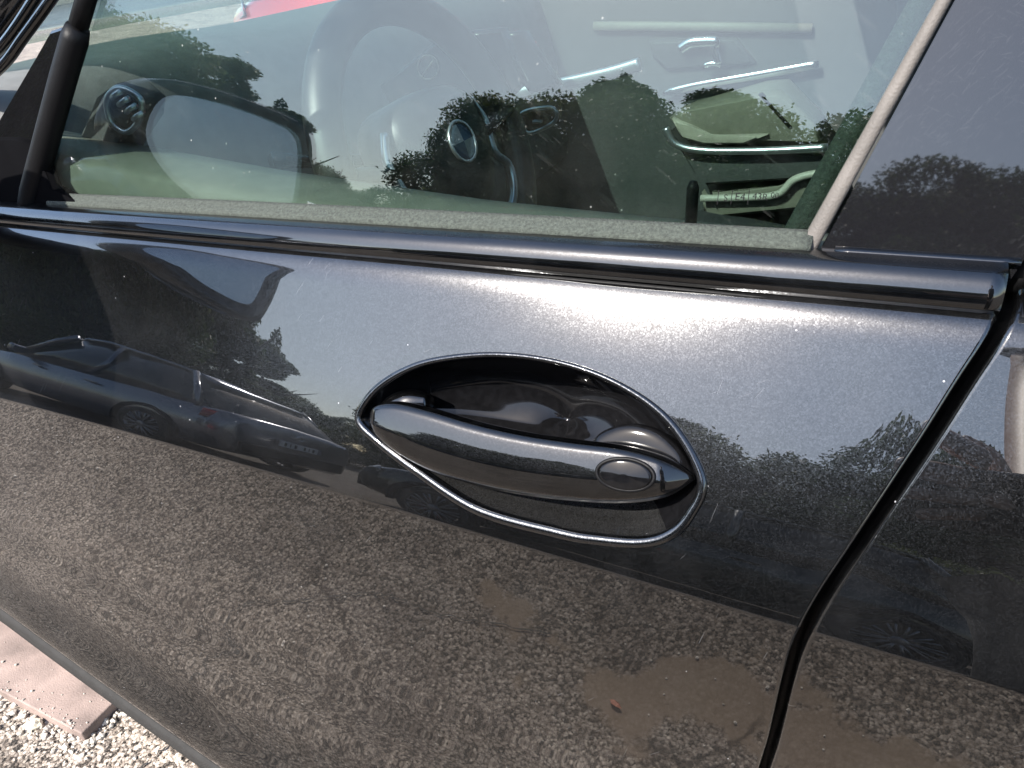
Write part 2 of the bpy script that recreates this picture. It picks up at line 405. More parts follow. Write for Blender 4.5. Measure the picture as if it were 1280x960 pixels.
# ------------------------------------------------------------------ ground
g = mesh("ground", [(-400, -400, 0), (400, -400, 0), (400, 400, 0), (-400, 400, 0)], [(0, 1, 2, 3)], M['ground'], smooth=False)
tag(g, "sunlit pale gravelly asphalt under and beside the dark car", kind='structure')

# ------------------------------------------------------------------ the shape of the door skin
def zc(x): return .8155 - .07 * np.maximum(-.05 - x, 0) ** 2           # crease line
def zb(x): return .976 + .038 * x - .02 * x * x                          # lower edge of the belt trim
def zs(x):                                                              # lower edge of the door
    return .166 + .30 * np.clip(-.5 - x, 0, .46)
QT = np.array([0, .006, .05, .12, .2, .35, .53, .72, .88, .91, .94, .965, .985, 1.0, 1.03])
TT = np.array([17, 18.5, 19.5, 20.8, 22.5, 24.8, 25.8, 24.6, 23.6, 26, 32, 43, 57, 68, 76.])
TT2 = np.array([17, 18.5, 19.5, 20.8, 22.5, 24.8, 25.9, 26.8, 33.5, 35.0, 38, 46, 58, 68, 76.])
WL = np.array([-.06, 0, .03, .08, .14, .20, .26, .34, .41, .455, .475, .565, .585, .62, .80, .996, 1.0])
TL = np.array([-35, -18, 0, 12, 13, 7, 0, -4, -2.6, -1.3, -1.5, -7.0, -7.2, -7.2, -6.5, -6, -5.])
WT = np.array([0])
_q = np.linspace(0, 1.04, 3000)
def _upper(T):
    t = np.interp(_q, QT, T); t2 = np.convolve(np.pad(t, 15, mode='edge'), np.ones(31) / 31, 'valid'); k = np.clip((_q - .02) / .03, 0, 1); t = t * (1 - k) + t2 * k
    return np.concatenate([[0], np.cumsum(np.tan(np.radians((t[1:] + t[:-1]) / 2)) * np.diff(_q))])
_iq, _iq2 = _upper(TT), _upper(TT2)
_w = np.linspace(-.06, 1.0, 3000); _tw = np.interp(_w, WL, TL)
_sm = np.convolve(np.pad(_tw, 40, mode='edge'), np.ones(81) / 81, 'valid'); _mk = np.clip((.965 - _w) / .03, 0, 1); _tw = _tw * (1 - _mk) + _sm * _mk
_iw = np.concatenate([[0], np.cumsum(np.tan(np.radians((_tw[1:] + _tw[:-1]) / 2)) * np.diff(_w))]); _iw -= _iw[-1]
Y0 = -.0345
DENTS = [(.174, .938, .015, .00040), (.262, .865, .02, .00035), (.20, .842, .012, .00025), (.03, .822, .05, .0005)]
def YD(x, z):
    x = np.asarray(x, float); z = np.asarray(z, float)
    hu = zb(x) - zc(x); hl = zc(x) - zs(x)
    k = np.exp(-((x - .05) / .085) ** 2)
    f = (z - zc(x)) / hu; up = (np.interp(f, _q, _iq) * (1 - k) + np.interp(f, _q, _iq2) * k) * hu
    lo = np.interp((z - zs(x)) / hl, _w, _iw) * hl
    y = Y0 + np.where(z >= zc(x), up, lo) + .03 * np.minimum(x - .1, 0) ** 2
    for dx, dz, r, d in DENTS:
        y = y + d * np.exp(-((x - dx) ** 2 + (z - dz) ** 2) / (2 * r * r))
    return y
def ND(x, z):
    e = 2e-4
    fx = (YD(x + e, z) - YD(x - e, z)) / (2 * e); fz = (YD(x, z + e) - YD(x, z - e)) / (2 * e)
    n = np.stack([fx, -np.ones_like(fx), fz], -1); return n / np.linalg.norm(n, axis=-1, keepdims=True)
def on_skin(px, py, off=0.0, Yf=None):
    """point where the line of sight meets the door skin (moved outward by off)"""
    Yf = Yf or YD
    r = ray(px, py); t = .3
    ts = np.linspace(.2, 2.2, 1200); P = CP + ts[:, None] * r
    v = P[:, 1] - (Yf(P[:, 0], P[:, 2]) - off)
    i = int(np.argmax(v > 0)); a, b = ts[i - 1], ts[i]; va, vb = v[i - 1], v[i]
    return CP + r * (a + (b - a) * (-va) / (vb - va))
def YG(x, z): return .066 + math.tan(R(14)) * (z - 1.0) + .03 * np.minimum(np.asarray(x, float) - .1, 0) ** 2   # outer face of the side glass

_sh = np.array([on_skin(*p)[[0, 2]] for p in ((1254, 388), (1215, 450), (1170, 525), (1120, 600), (1060, 690), (1012, 760), (992, 800), (978, 850), (960, 930), (950, 958))])
_sh = _sh[np.argsort(_sh[:, 1])]
XR_Z = np.concatenate([[.1], _sh[:, 1], [1.1]]); XR_X = np.concatenate([[_sh[0, 0] - .015], _sh[:, 0], [_sh[-1, 0] + .022]])
def xr(z):
    zz = np.linspace(.1, 1.1, 400); xx = np.interp(zz, XR_Z, XR_X); xx = np.convolve(np.pad(xx, 8, mode='edge'), np.ones(17) / 17, 'valid')
    return np.interp(z, zz, xx)

car = tag(empty("parked_car", (0, 0, 0)), "dark grey metallic car seen close up with an oval door handle recess", "car")

# z rows shared by both skins: fractions below and above the crease
FL = np.unique(np.concatenate([np.linspace(-.05, .97, 210), np.linspace(.97, 1.0, 26)]))
FU = np.unique(np.concatenate([np.linspace(0, .06, 16), np.linspace(.06, .88, 76), np.linspace(.88, 1.03, 64)]))[1:]
def rows(x): return np.concatenate([zs(x) + FL * (zc(x) - zs(x)), zc(x) + FU * (zb(x) - zc(x))])

OVAL_PX = [(449, 523), (466, 491), (500, 466), (545, 450), (620, 443), (700, 453), (775, 481), (838, 528), (877, 598), (862, 643), (836, 668), (800, 677), (745, 673), (700, 665), (600, 637), (525, 590), (472, 550)]
oval = np.array(catmull([on_skin(*p)[[0, 2]] for p in OVAL_PX], 260, True))
oc = oval.mean(0)
def inside(x, z, poly):
    n = len(poly); r = np.zeros(x.shape, bool); j = n - 1
    for i in range(n):
        xi, zi = poly[i]; xj, zj = poly[j]
        r ^= ((zi > z) != (zj > z)) & (x < (xj - xi) * (z - zi) / (zj - zi + 1e-15) + xi); j = i
    return r

def skin(name, us, edge_l, edge_r, parent, hole=False, fl_l=False, fl_r=False, cut=None):
    """grid of the door skin between two edge curves, edges rolled inwards where asked"""
    nz_ = len(FL) + len(FU)
    cols, nrm = [], []
    ref = rows(np.array(0.0))
    rr = .003
    def column(xa):
        z = rows_x(xa); return z
    def col_at(fx):
        # iterate because z rows depend on x and the edge depends on z
        x = np.full(nz_, 0.0)
        for _ in range(4):
            z = np.array([0.0] * nz_); 
            z[:len(FL)] = zs(x[:len(FL)]) + FL * (zc(x[:len(FL)]) - zs(x[:len(FL)]))
            z[len(FL):] = zc(x[len(FL):]) + FU * (zb(x[len(FL):]) - zc(x[len(FL):]))
            x = fx(z)
        return x, z
    A = [(u, None) for u in us]
    for u in us:
        x, z = col_at(lambda zz: (edge_l(zz) + (rr if fl_l else 0)) * (1 - u) + (edge_r(zz) - (rr if fl_r else 0)) * u)
        cols.append(np.stack([x, YD(x, z), z], -1)); nrm.append(ND(x, z))
    def roll(x, z, base_y, n0, s):
        out, on = [], []
        for a in (18, 36, 54, 72, 90):
            a = R(a)
            out.append(np.stack([x + s * rr * math.sin(a), base_y + rr * (1 - math.cos(a)), z], -1))
            q = n0 * math.cos(a) + np.array([s, 0, 0]) * math.sin(a); on.append(q / np.linalg.norm(q, axis=-1, keepdims=True))
        p = out[-1].copy(); p[:, 1] += .03; out.append(p); on.append(np.tile(np.array([s, 0, 0.0]), (len(x), 1)))
        return out, on
    if fl_r:
        p = cols[-1]; o_, n_ = roll(p[:, 0], p[:, 2], p[:, 1], nrm[-1], 1); cols += o_; nrm += n_
    if fl_l:
        p = cols[0]; o_, n_ = roll(p[:, 0], p[:, 2], p[:, 1], nrm[0], -1); cols = o_[::-1] + cols; nrm = n_[::-1] + nrm
    V = np.stack(cols); N_ = np.stack(nrm); nx = len(cols)
    idx = np.arange(nx * nz_).reshape(nx, nz_)
    q = np.stack([idx[:-1, :-1], idx[1:, :-1], idx[1:, 1:], idx[:-1, 1:]], -1).reshape(-1, 4)
    if hole or cut is not None:
        c = V.reshape(-1, 3)[q].mean(1)
        k = np.ones(len(q), bool)
        if hole: k &= ~inside(c[:, 0], c[:, 2], oval)
        if cut is not None: k &= ~cut(c)
        q = q[k]
    me = bpy.data.meshes.new(name)
    used = np.unique(q); remap = -np.ones(nx * nz_, int); remap[used] = np.arange(len(used))
    v = V.reshape(-1, 3)[used]; q = remap[q]; nn = N_.reshape(-1, 3)[used]
    me.vertices.add(len(v)); me.vertices.foreach_set("co", v.ravel())
    me.loops.add(q.size); me.loops.foreach_set("vertex_index", q.ravel())
    me.polygons.add(len(q)); me.polygons.foreach_set("loop_start", np.arange(0, q.size, 4)); me.polygons.foreach_set("loop_total", np.full(len(q), 4))
    me.polygons.foreach_set("use_smooth", [True] * len(q))
    me.update(calc_edges=True); me.validate()
    me.normals_split_custom_set_from_vertices(nn.tolist())
    me.materials.append(M['paint'])
    o = bpy.data.objects.new(name, me); col.objects.link(o); o.parent = parent
    return o

XF = -.97
us = np.concatenate([np.linspace(0, .62, 130, endpoint=False), np.linspace(.62, 1, 260)])
GAP = .0056
front_door = skin("front_door", us, lambda z: np.full_like(z, XF), xr, car, hole=True, fl_r=True, fl_l=True)
rear_door = skin("rear_door", np.linspace(0, 1, 200) ** 1.6, lambda z: xr(z) + GAP, lambda z: np.full_like(z, 1.15), car, fl_l=True)
fender = skin("front_wing", np.linspace(0, 1, 120), lambda z: np.full_like(z, -2.0), lambda z: np.full_like(z, XF - GAP), car, fl_r=True,
              cut=lambda c: ((c[:, 0] + 1.36) ** 2 + (c[:, 2] - .32) ** 2 < .36 ** 2))
# rubber seal seen down in the gap
zz = np.linspace(.2, .985, 60)
loft("door_gap_seal", [[(xr(z) + dx, YD(xr(z), z) + dy, z) for dx, dy in ((-.004, .028), (GAP + .004, .028), (GAP + .004, .04), (-.004, .04))] for z in zz], M['rubber'], car)

# ------------------------------------------------------------------ handle recess, rim, handle
def oval_pt(i, k=1.0, off=0.0):
    x, z = oc + (oval[i] - oc) * k
    return np.array([x, float(YD(x, z)) - off, z])
rim_path = [oval_pt(i, 1.0, .0002) for i in range(260)]
tube("recess_rim", rim_path, [.0029 - .0012 * math.sin(math.atan2((oval[i][1] - oc[1]) * 1.6, oval[i][0] - oc[0])) for i in range(260)], M['paint2'], front_door, n=16, close=True)
rk = np.concatenate([np.linspace(1.012, .9, 16), np.linspace(.88, 0.04, 22)])
bv, bf = [], []
bc = oc + np.array([.004, -.022])
def bowl_depth(k, a):
    k = np.clip(k, 0, 1); top = .5 + .5 * math.sin(a)
    return (.040 + .018 * top) * (1 - k ** (3.4 - .8 * top)) ** .85 + .004 * (1 - k)
for k in rk:
    for i in range(260):
        x, z = oval[i] * k + (oc * min(1, k) + bc * max(0, 1 - k)) - oc * k if k <= 1 else oc + (oval[i] - oc) * k
        kk = min(k, 1)
        e = oc + (oval[i] - oc)
        ybase = float(YD(x, z)) if k > .9 else Y0 + .2 * 0 + (float(YD(e[0], e[1])) * kk + float(YD(oc[0], oc[1])) * (1 - kk)) - Y0
        ang = math.atan2((oval[i][1] - oc[1]) * 1.8, oval[i][0] - oc[0])
        bv.append((x, ybase + float(bowl_depth(kk, ang)), z))
for r_ in range(len(rk) - 1):
    for i in range(260):
        j = (i + 1) % 260
        bf.append((r_ * 260 + i, r_ * 260 + j, (r_ + 1) * 260 + j, (r_ + 1) * 260 + i))
bf.append(tuple((len(rk) - 1) * 260 + i for i in range(260)))
bl = []
for i, f in enumerate(bf):
    j = i % 260; an = math.atan2((oval[j][1] - oc[1]) * 1.6, oval[j][0] - oc[0])
    bl.append(0 if i < 3 * 260 or (math.sin(an) < -.42 and rk[min(i // 260, len(rk) - 1)] > .42) else 1)
bowl = mesh("recess_bowl", bv, bf, None, front_door, mats=[M['lip'], M['bowl']], midx=bl)
bm = bmesh.new(); bm.from_mesh(bowl.data); bmesh.ops.recalc_face_normals(bm, faces=bm.faces); bm.to_mesh(bowl.data); bm.free()

def bar_loft(name, top_px, bot_px, off, out_b, in_b, mat, parent, n=56, e=.85, tuck=0.0, facet=False):
    if facet: section = catmull([np.array(q) for q in ((1, 0), (.985, .40), (.94, .68), (.80, .86), (.62, .925), (.40, .965), (.2, .988), (.02, 1.0), (-.09, .993), (-.16, .965), (-.45, .83), (-.74, .62), (-.92, .32), (-1, 0), (-.8, -.7), (0, -1), (.8, -.7))], 75, True)
    else: section = [(math.copysign(abs(math.cos(a)) ** e, math.cos(a)), math.copysign(abs(math.sin(a)) ** e, math.sin(a))) for a in np.linspace(0, 2 * math.pi, 40, endpoint=False)]
    T = catmull([on_skin(*p, off) for p in top_px], n); B = catmull([on_skin(*p, off) for p in bot_px], n)
    rings = []
    for i in range(n):
        u = i / (n - 1)
        c = (T[i] + B[i]) / 2; h = np.linalg.norm(T[i] - B[i]) / 2; up = (T[i] - B[i]) / (2 * h + 1e-9)
        o = ND(np.array(c[0]), np.array(c[2])); o = o - up * (o @ up); o /= np.linalg.norm(o)
        s = min(1, h / .012); c = c - o * tuck * (1 - math.sin(math.pi * u) ** .5)
        ring = []
        for cu, su in section:
            ring.append(c + up * h * cu + o * su * (out_b if su > 0 else in_b) * s)
        rings.append(ring)
    return loft(name, rings, mat, parent)
bar_loft("handle_base", [(736, 560), (752, 540), (785, 530), (820, 537), (850, 560), (868, 592)], [(742, 575), (760, 600), (790, 612), (825, 615), (853, 612), (869, 600)], -.014, .005, .018, M['bowl'], front_door, n=40)
bar_loft("handle_hinge", [(470, 512), (490, 493), (512, 487), (534, 494)], [(472, 530), (492, 532), (514, 528), (536, 512)], -.016, .010, .02, M['handle'], front_door, n=24)
handle = bar_loft("door_handle", [(459, 518), (474, 506), (500, 502), (540, 510), (600, 527), (660, 540), (720, 549), (780, 557), (830, 572), (864, 596)],
                  [(460, 526), (473, 545), (497, 566), (541, 589), (600, 607), (660, 619), (720, 626), (780, 629), (832, 622), (866, 602)], .004, .012, .012, M['handle'], front_door, n=80, facet=True, tuck=.006)
# lock cover: an oval cap set in a thin raised ring near the rear end of the handle
dg = bpy.context.evaluated_depsgraph_get()
tree = BVHTree.FromPolygons([v.co.copy() for v in handle.data.vertices], [tuple(p.vertices) for p in handle.data.polygons])
def on_handle(px, py):
    h = tree.ray_cast(Vector(CP), Vector(ray(px, py))); return (np.array(h[0]), np.array(h[1])) if h[0] else (None, None)
cx, cy, ra, rb, tl = 782, 593, 36, 19.5, R(7)
lp = []
for a in np.linspace(0, 2 * math.pi, 48, endpoint=False):
    px = cx + ra * math.cos(a) * math.cos(tl) - rb * math.sin(a) * math.sin(tl); py = cy + ra * math.cos(a) * math.sin(tl) + rb * math.sin(a) * math.cos(tl)
    p, nn = on_handle(px, py)
    if p is None: continue
    if nn @ (CP - p) < 0: nn = -nn
    lp.append((p, nn))
tube("lock_cover_ring", [p + nn * .0003 for p, nn in lp], .0012, M['rubber'], front_door, n=10, close=True)
cen, cn = on_handle(cx, cy)
if cn @ (CP - cen) < 0: cn = -cn
cv, cf = [], []
K = len(lp); fr_ = np.concatenate([[.945, .94, .925, .90, .87], np.linspace(.8, .05, 8)])
for k in fr_:
    for p, nn in lp: cv.append(cen + cn * .0 + (p - cen) * k + (nn * k + cn * (1 - k)) * (-.0004 + .0022 * min(1, (.945 - k) / .06) ** .5 + .0010 * (1 - k * k)))
for r_ in range(len(fr_) - 1):
    for i in range(K): j = (i + 1) % K; cf.append((r_ * K + i, r_ * K + j, (r_ + 1) * K + j, (r_ + 1) * K + i))
cf.append(tuple((len(fr_) - 1) * K + i for i in range(K)))
lc = mesh("lock_cover", cv, cf, M['bowl'], front_door)
bm = bmesh.new(); bm.from_mesh(lc.data); bmesh.ops.recalc_face_normals(bm, faces=bm.faces); bm.to_mesh(lc.data); bm.free()

# ------------------------------------------------------------------ belt trim, seals, side glass
def YBELT(x): return Y0 + float(_iq[np.searchsorted(_q, 1.0)]) * float(zb(x) - zc(x)) + .03 * min(x - .1, 0) ** 2 + .0009
def zt(x): return zb(x) + .0160 + .006 * np.clip((x + .5), 0, 1)
TP = [(.030, -.004), (.008, -.0035), (.001, -.002), (-.0020, .001), (-.0034, .12), (-.0036, .30), (-.0026, .52), (-.0002, .74), (.0035, .90), (.0080, .97), (.0130, 1.0), (.0170, 1.0)]
def trim_ring(x):
    zl, zh = float(zb(x)), float(zt(x)); y = YBELT(x) - .004; out = []
    for dy, f in TP: out.append((x, y + dy, zl + (f * (zh - zl) if abs(f) > .05 else f)))
    out.append((x, y + .034, zl - .004)); return out
def belt(name, xa, xb, mat, n=60):
    return loft(name, [trim_ring(x) for x in np.linspace(xa, xb, n)], mat, car)
def fine(ring_fn, xs): return [ring_fn(x) for x in xs]
XE = float(on_skin(1252, 345, .003)[0])
def trim_fine(x):
    r_ = trim_ring(x); pts = catmull([p for p in r_[2:-2]], 46); return r_[:2] + [tuple(p) for p in pts] + r_[-2:]
loft("belt_trim", [trim_fine(x) for x in np.linspace(-.60, XE, 120)], M['trim'], car)
loft("rear_belt_trim", [trim_fine(x) for x in np.linspace(XE + .010, 1.15, 60)], M['trim'], car)
# thin dark lip under the trim
loft("trim_lip", [[(x, YBELT(x) - .0008 + dy, float(zb(x)) + dz) for dy, dz in ((-.0022, -.0065), (-.0035, -.0045), (-.0035, -.0036), (.01, -.0036), (.01, -.0065))] for x in np.linspace(-.6, XE, 80)], M['rubber'], car)
def seal_ring(x):
    zh = float(zt(x)); y = YBELT(x) - .004 + .0165; yg = float(YG(x, zh + .012))
    return [(x, y - .004, zh - .002), (x, y - .0035, zh + .0025), (x, y + .001, zh + .0038), (x, yg - .004, zh + .0060), (x, yg - .0012, zh + .0074), (x, yg - .0008, zh + .005), (x, yg - .0008, zh - .004)]
XGE = .136
loft("window_seal", [seal_ring(x) for x in np.linspace(-.50, XGE + .01, 80)], M['felt'], car)
def bar_x(z): return np.interp(z, [.95, .975, 1.073, 1.12, 1.32], [-.535, -.522, -.452, -.417, -.27])   # front edge of the glass
def gline(a, b):
    p, q = on_skin(*a, 0, YG), on_skin(*b, 0, YG)
    return lambda z: p[0] + (q[0] - p[0]) * (np.asarray(z, float) - p[2]) / (q[2] - p[2])
gx0, gx1, gx2 = gline((978, 300), (1141, 2)), gline((999, 306), (1169, 2)), gline((1025, 308), (1191, 2))
def sheet(name, fa, fb, y_of, z0, z1, th, mat, parent, nx=40, nz_=24):
    V, Fc = [], []
    for s in (0, 1):
        for i in range(nx):
            for j in range(nz_):
                z = z0 + (z1 - z0) * j / (nz_ - 1); x = fa(z) + (fb(z) - fa(z)) * i / (nx - 1)
                V.append((x, float(y_of(x, z)) + s * th, z))
    I = lambda s, i, j: (s * nx + i) * nz_ + j
    for i in range(nx - 1):
        for j in range(nz_ - 1):
            Fc.append((I(0, i, j), I(0, i + 1, j), I(0, i + 1, j + 1), I(0, i, j + 1))); Fc.append((I(1, i, j), I(1, i, j + 1), I(1, i + 1, j + 1), I(1, i + 1, j)))
    o = mesh(name, V, Fc, mat, parent); return o
sheet("side_window", lambda z: float(bar_x(z)) + .004, lambda z: float(gx1(z)) + .002, YG, .96, 1.335, .004, M['glass'], car)
# felt channel and satin pillar strip at the rear of the glass
zr = np.linspace(.985, 1.335, 40)
loft("window_channel", [[(x, float(YG(x, z)) + dy, z) for x, dy in ((float(gx0(z)) - .002, .0065), (float(gx1(z)) + .002, .0060), (float(gx1(z)) + .002, .016), (float(gx0(z)) - .002, .018))] for z in zr], M['felt'], car)
loft("pillar_strip", [[(x, float(YG(x, z)) + dy, z) for x, dy in ((float(gx1(z)), .0005), (float(gx1(z)) + .0012, -.0030), (float(gx2(z)) - .003, -.0040), (float(gx2(z)) - .0008, -.0020), (float(gx2(z)) - .0008, .008), (float(gx1(z)), .008))] for z in zr], M['channel'], car)
def yq(x, z): return float(YG(x, z)) - .0035 + .042 * (z - 1.0)
qa = lambda z: float(gx2(z)) + .0010
qb = lambda z: .2425 + .35 * (z - 1.0)
zq0 = lambda x: float(zt(x)) + .0025
qp = []
for z in np.linspace(1.004, 1.335, 30): qp.append((qa(z), z))
qp2 = [(qb(z), z) for z in np.linspace(1.335, 1.0125, 30)]
sheet("pillar_cover", lambda z: qa(z), lambda z: qb(z), yq, .985, 1.335, .006, M['black'], car, 20, 24)
loft("pillar_cover_lip", [[(x, YBELT(x) + .010 + dy, float(zt(x)) + dz) for dy, dz in ((0, -.001), (.001, .0008), (.012, .0014), (.012, -.001))] for x in np.linspace(.158, .243, 12)], M['trim'], car)
sheet("rear_side_window", lambda z: qb(z) + .012, lambda z: 1.0, YG, .97, 1.335, .004, M['glass'], car, 20, 12)
loft("rear_window_seal", [[(qb(z) + dx, float(YG(qb(z), z)) + dy, z) for dx, dy in ((.001, .006), (.018, .005), (.018, .015), (.001, .015))] for z in zr], M['rubber'], car)
# letters etched in the corner of the window
def etch(txt, px, py, size):
    cu = bpy.data.curves.new("glass_marking", 'FONT'); cu.body = txt; cu.size = size; cu.extrude = .00005
    tmp = bpy.data.objects.new("text_outline", cu); col.objects.link(tmp); bpy.context.view_layer.update()
    me = bpy.data.meshes.new_from_object(tmp.evaluated_get(bpy.context.evaluated_depsgraph_get())); bpy.data.objects.remove(tmp)
    o = bpy.data.objects.new("glass_marking", me); col.objects.link(o); me.materials.clear(); me.materials.append(M['rubber'])
    p = on_skin(px, py, .0006, YG); o.location = p; o.rotation_euler = (R(90 - 14), 0, R(0)); o.parent = car
    return o
etch("S", 904, 251, .0052); etch("E4", 918, 250, .0058); etch("43R", 940, 249, .0052); etch("00", 963, 247, .0042)
for px in (897, 914, 935):
    a = on_skin(px, 253, .0005, YG); box("glass_marking", (a[0], a[1], a[2] + .003), (.0004, .0001, .008), M['rubber'], car, bev=0, rot=(R(-14), 0, 0), smooth=False)

# front corner: black divider bar, gloss sail panel, roof frame strips, mirror foot
def bar_path(f): return [(float(bar_x(z)) - .004, float(YG(bar_x(z), z)) - .004, z) for z in f]
tube("window_divider", bar_path(np.linspace(.96, 1.108, 20)), [.0105] * 19 + [.009], M['rubber'], car, n=14)
tube("window_divider", bar_path(np.linspace(1.11, 1.335, 12)), .0075, M['rubber'], car, n=14)
sp = [(-.80, .975), (float(bar_x(.975)) - .006, .975), (float(bar_x(1.112)) - .006, 1.112), (-.47, 1.105), (-.575, 1.02), (-.80, .99)]
prism("sail_panel", sp, lambda x, z: float(YG(x, z)) - .002, lambda x, z: float(YG(x, z)) + .01, M['gloss'], car, bev=.002)
for pts_, rr_, mm in ((((-60, 135), (0, 85), (30, 46), (62, 2), (80, -25)), .0045, 'trim'), (((-60, 108), (0, 60), (48, -8), (62, -30)), .0045, 'trim')):
    p = [on_skin(px, py, .006, YG) for px, py in pts_]
    tube("window_frame", catmull(p, 30), rr_, M[mm], car, n=12)
cp_ = [on_skin(px, py, 0, YG)[[0, 2]] for px, py in ((-60, 172), (28, 170), (52, 178), (72, 236), (150, 268), (-60, 262))]
prism("corner_cover", [tuple(p) for p in cp_], lambda x, z: float(YG(x, z)) - .008, lambda x, z: float(YG(x, z)) + .004, M['matte'], car, bev=.002)
tube("roof_rail", catmull([(-1.0, .10, .99), (-.62, .13, 1.09), (-.36, .18, 1.27), (-.1, .23, 1.38), (.4, .25, 1.42), (1.0, .25, 1.40)], 40), .022, M['paint2'], car, n=14)
# door mirror: arm, shell, silvered glass
MC = np.array([-.518, -.132, 1.042])
MS = 1.45
foot = [(-.66, .07, .962), (-.65, .02, .965), (-.64, -.03, .975), (-.64, -.07, .985)]
tube("mirror_foot", catmull(foot, 12), [.040] * 4 + [.036] * 4 + [.032] * 4, M['matte'], car, n=20, flat=.6)
def mirror_outline(k=1.0, n=60):
    pts = [(.105, .020), (.085, .052), (.03, .060), (-.05, .058), (-.097, .050), (-.110, .020), (-.106, -.034), (-.085, -.050), (.0, -.050), (.06, -.030), (.095, -.005)]
    return [np.array(p) * k * np.array([.96, MS * .90]) for p in catmull([np.array(p) for p in pts], n, True)]
def mring(k, dx, dz=0): return [(MC[0] + dx - .36 * p[0], MC[1] + p[0] * 1.0, MC[2] + p[1] + dz) for p in mirror_outline(k)]
door_mirror = loft("door_mirror", [mring(.90, .0), mring(.97, .006), mring(1.0, .0), mring(1.0, -.012), mring(1.0, -.03), mring(.96, -.06), mring(.85, -.085), mring(.65, -.10), mring(.3, -.108)], M['black'], car)
loft("mirror_glass", [mring(.82, .0025), mring(.82, .0008)], M['mirror'], door_mirror, smooth=False)

# sill under the doors
def sill_ring(x):
    z = float(zs(x)); y = float(YD(x, z + .01))
    return [(x, y + .004, z + .004), (x, y - .002, z - .002), (x, y - .003, z - .006), (x, y - .002, z - .034), (x, y + .008, z - .044), (x, y + .06, z - .050), (x, y + .07, z + .0)]
loft("sill", [sill_ring(x) for x in np.linspace(-.97, 1.1, 80)], plain("sill_plastic", (.028, .027, .026), .85, bump=.3, spec=.2), car)
box("underbody", (-.2, .86, .19), (3.2, 1.25, .06), M['rubber'], car, bev=.02)
# front wheel in its arch
def wheel(parent, c, rad, wid, spokes=10, side=-1, mat_r=None):
    """axle along Y; side gives the outer face"""
    W = tube_dummy = None
    prof = [(rad * .70, -wid / 2), (rad * .94, -wid / 2), (rad, -wid / 2 + .03), (rad, wid / 2 - .03), (rad * .94, wid / 2), (rad * .70, wid / 2)]
    rings = []
    for a in np.linspace(0, 2 * math.pi, 49): rings.append([(c[0] + r_ * math.cos(a), c[1] + y_, c[2] + r_ * math.sin(a)) for r_, y_ in prof])
    ty = loft("wheel", rings, M['tyre'], parent, cap=False)
    yo = c[1] + side * (wid / 2 - .012)
    bm = bmesh.new()
    for k in range(spokes):
        a0 = 2 * math.pi * k / spokes
        for da in (-.10, .10):
            a1 = a0 + da; r0, r1 = rad * .16, rad * .70
            mid = (r0 + r1) / 2; ang = a1
            add_box(bm, (c[0] + mid * math.cos(ang), yo, c[2] + mid * math.sin(ang)), (r1 - r0, .025, rad * .055), .004, 1, rot=(0, -ang - da * .6, 0))
    from_bm("rim_spokes", bm, mat_r or M['rim'], ty)
    loft("rim_hub", [[(c[0] + r_ * math.cos(a), yo + side * y_, c[2] + r_ * math.sin(a)) for a in np.linspace(0, 2 * math.pi, 24, endpoint=False)] for r_, y_ in ((rad * .19, -.02), (rad * .19, .008), (rad * .12, .016))], mat_r or M['rim'], ty)
    loft("rim_barrel", [[(c[0] + r_ * math.cos(a), yo + side * y_, c[2] + r_ * math.sin(a)) for a in np.linspace(0, 2 * math.pi, 40, endpoint=False)] for r_, y_ in ((rad * .72, -.10), (rad * .69, .004), (rad * .73, .008), (rad * .73, -.10))], mat_r or M['rim'], ty, cap=False)
    loft("brake_disc", [[(c[0] + r_ * math.cos(a), yo - side * .05, c[2] + r_ * math.sin(a)) for a in np.linspace(0, 2 * math.pi, 32, endpoint=False)] for r_ in (rad * .6, .02)], M['rubber'], ty, cap=True)
    return ty
wheel(car, (-1.36, .26, .32), .32, .21)

# roof, windscreen and hood so the cabin is shaded as a cabin
sheet("roof", lambda z: -.10, lambda z: 1.15, lambda x, z: 0, 0, 1, .02, M['paint2'], car, 2, 2)
rf = bpy.data.objects["roof"]; bpy.data.objects.remove(rf)
loft("roof", [[(x, y, 1.415 - .07 * ((y - .86) / .64) ** 4 - .03 * max(0, -(x - .2)) ** 1.5 + dz) for y in np.linspace(.24, 1.48, 20)] + [(x, y, 1.395 - .07 * ((y - .86) / .64) ** 4 - .03 * max(0, -(x - .2)) ** 1.5) for y in np.linspace(1.48, .24, 20)] for x, dz in ((-.12, 0), (.2, 0), (.6, 0), (1.15, 0))], M['paint2'], car)
ws = []
for i in range(14):
    f = i / 13; ws.append([(-.13 - 1.02 * f - .10 * math.sin(math.pi * v) * 1, .22 - .10 * f + (1.28 + .2 * f) * v, 1.385 - .365 * f) for v in np.linspace(0, 1, 16)])
loft("windscreen", ws, M['pane'], car, closed=False, cap=False)
md = bpy.data.objects["windscreen"].modifiers.new("thick", 'SOLIDIFY'); md.thickness = .005
hd_ = []
for i in range(12):
    f = i / 11; x = -1.16 - .84 * f
    hd_.append([(x, .12 + .02 * f + 1.50 * v, .955 - .16 * f ** 1.3 + .03 * math.sin(math.pi * v)) for v in np.linspace(0, 1, 16)])
loft("bonnet", hd_, M['paint2'], car, closed=False, cap=False)
md = bpy.data.objects["bonnet"].modifiers.new("thick", 'SOLIDIFY'); md.thickness = .01

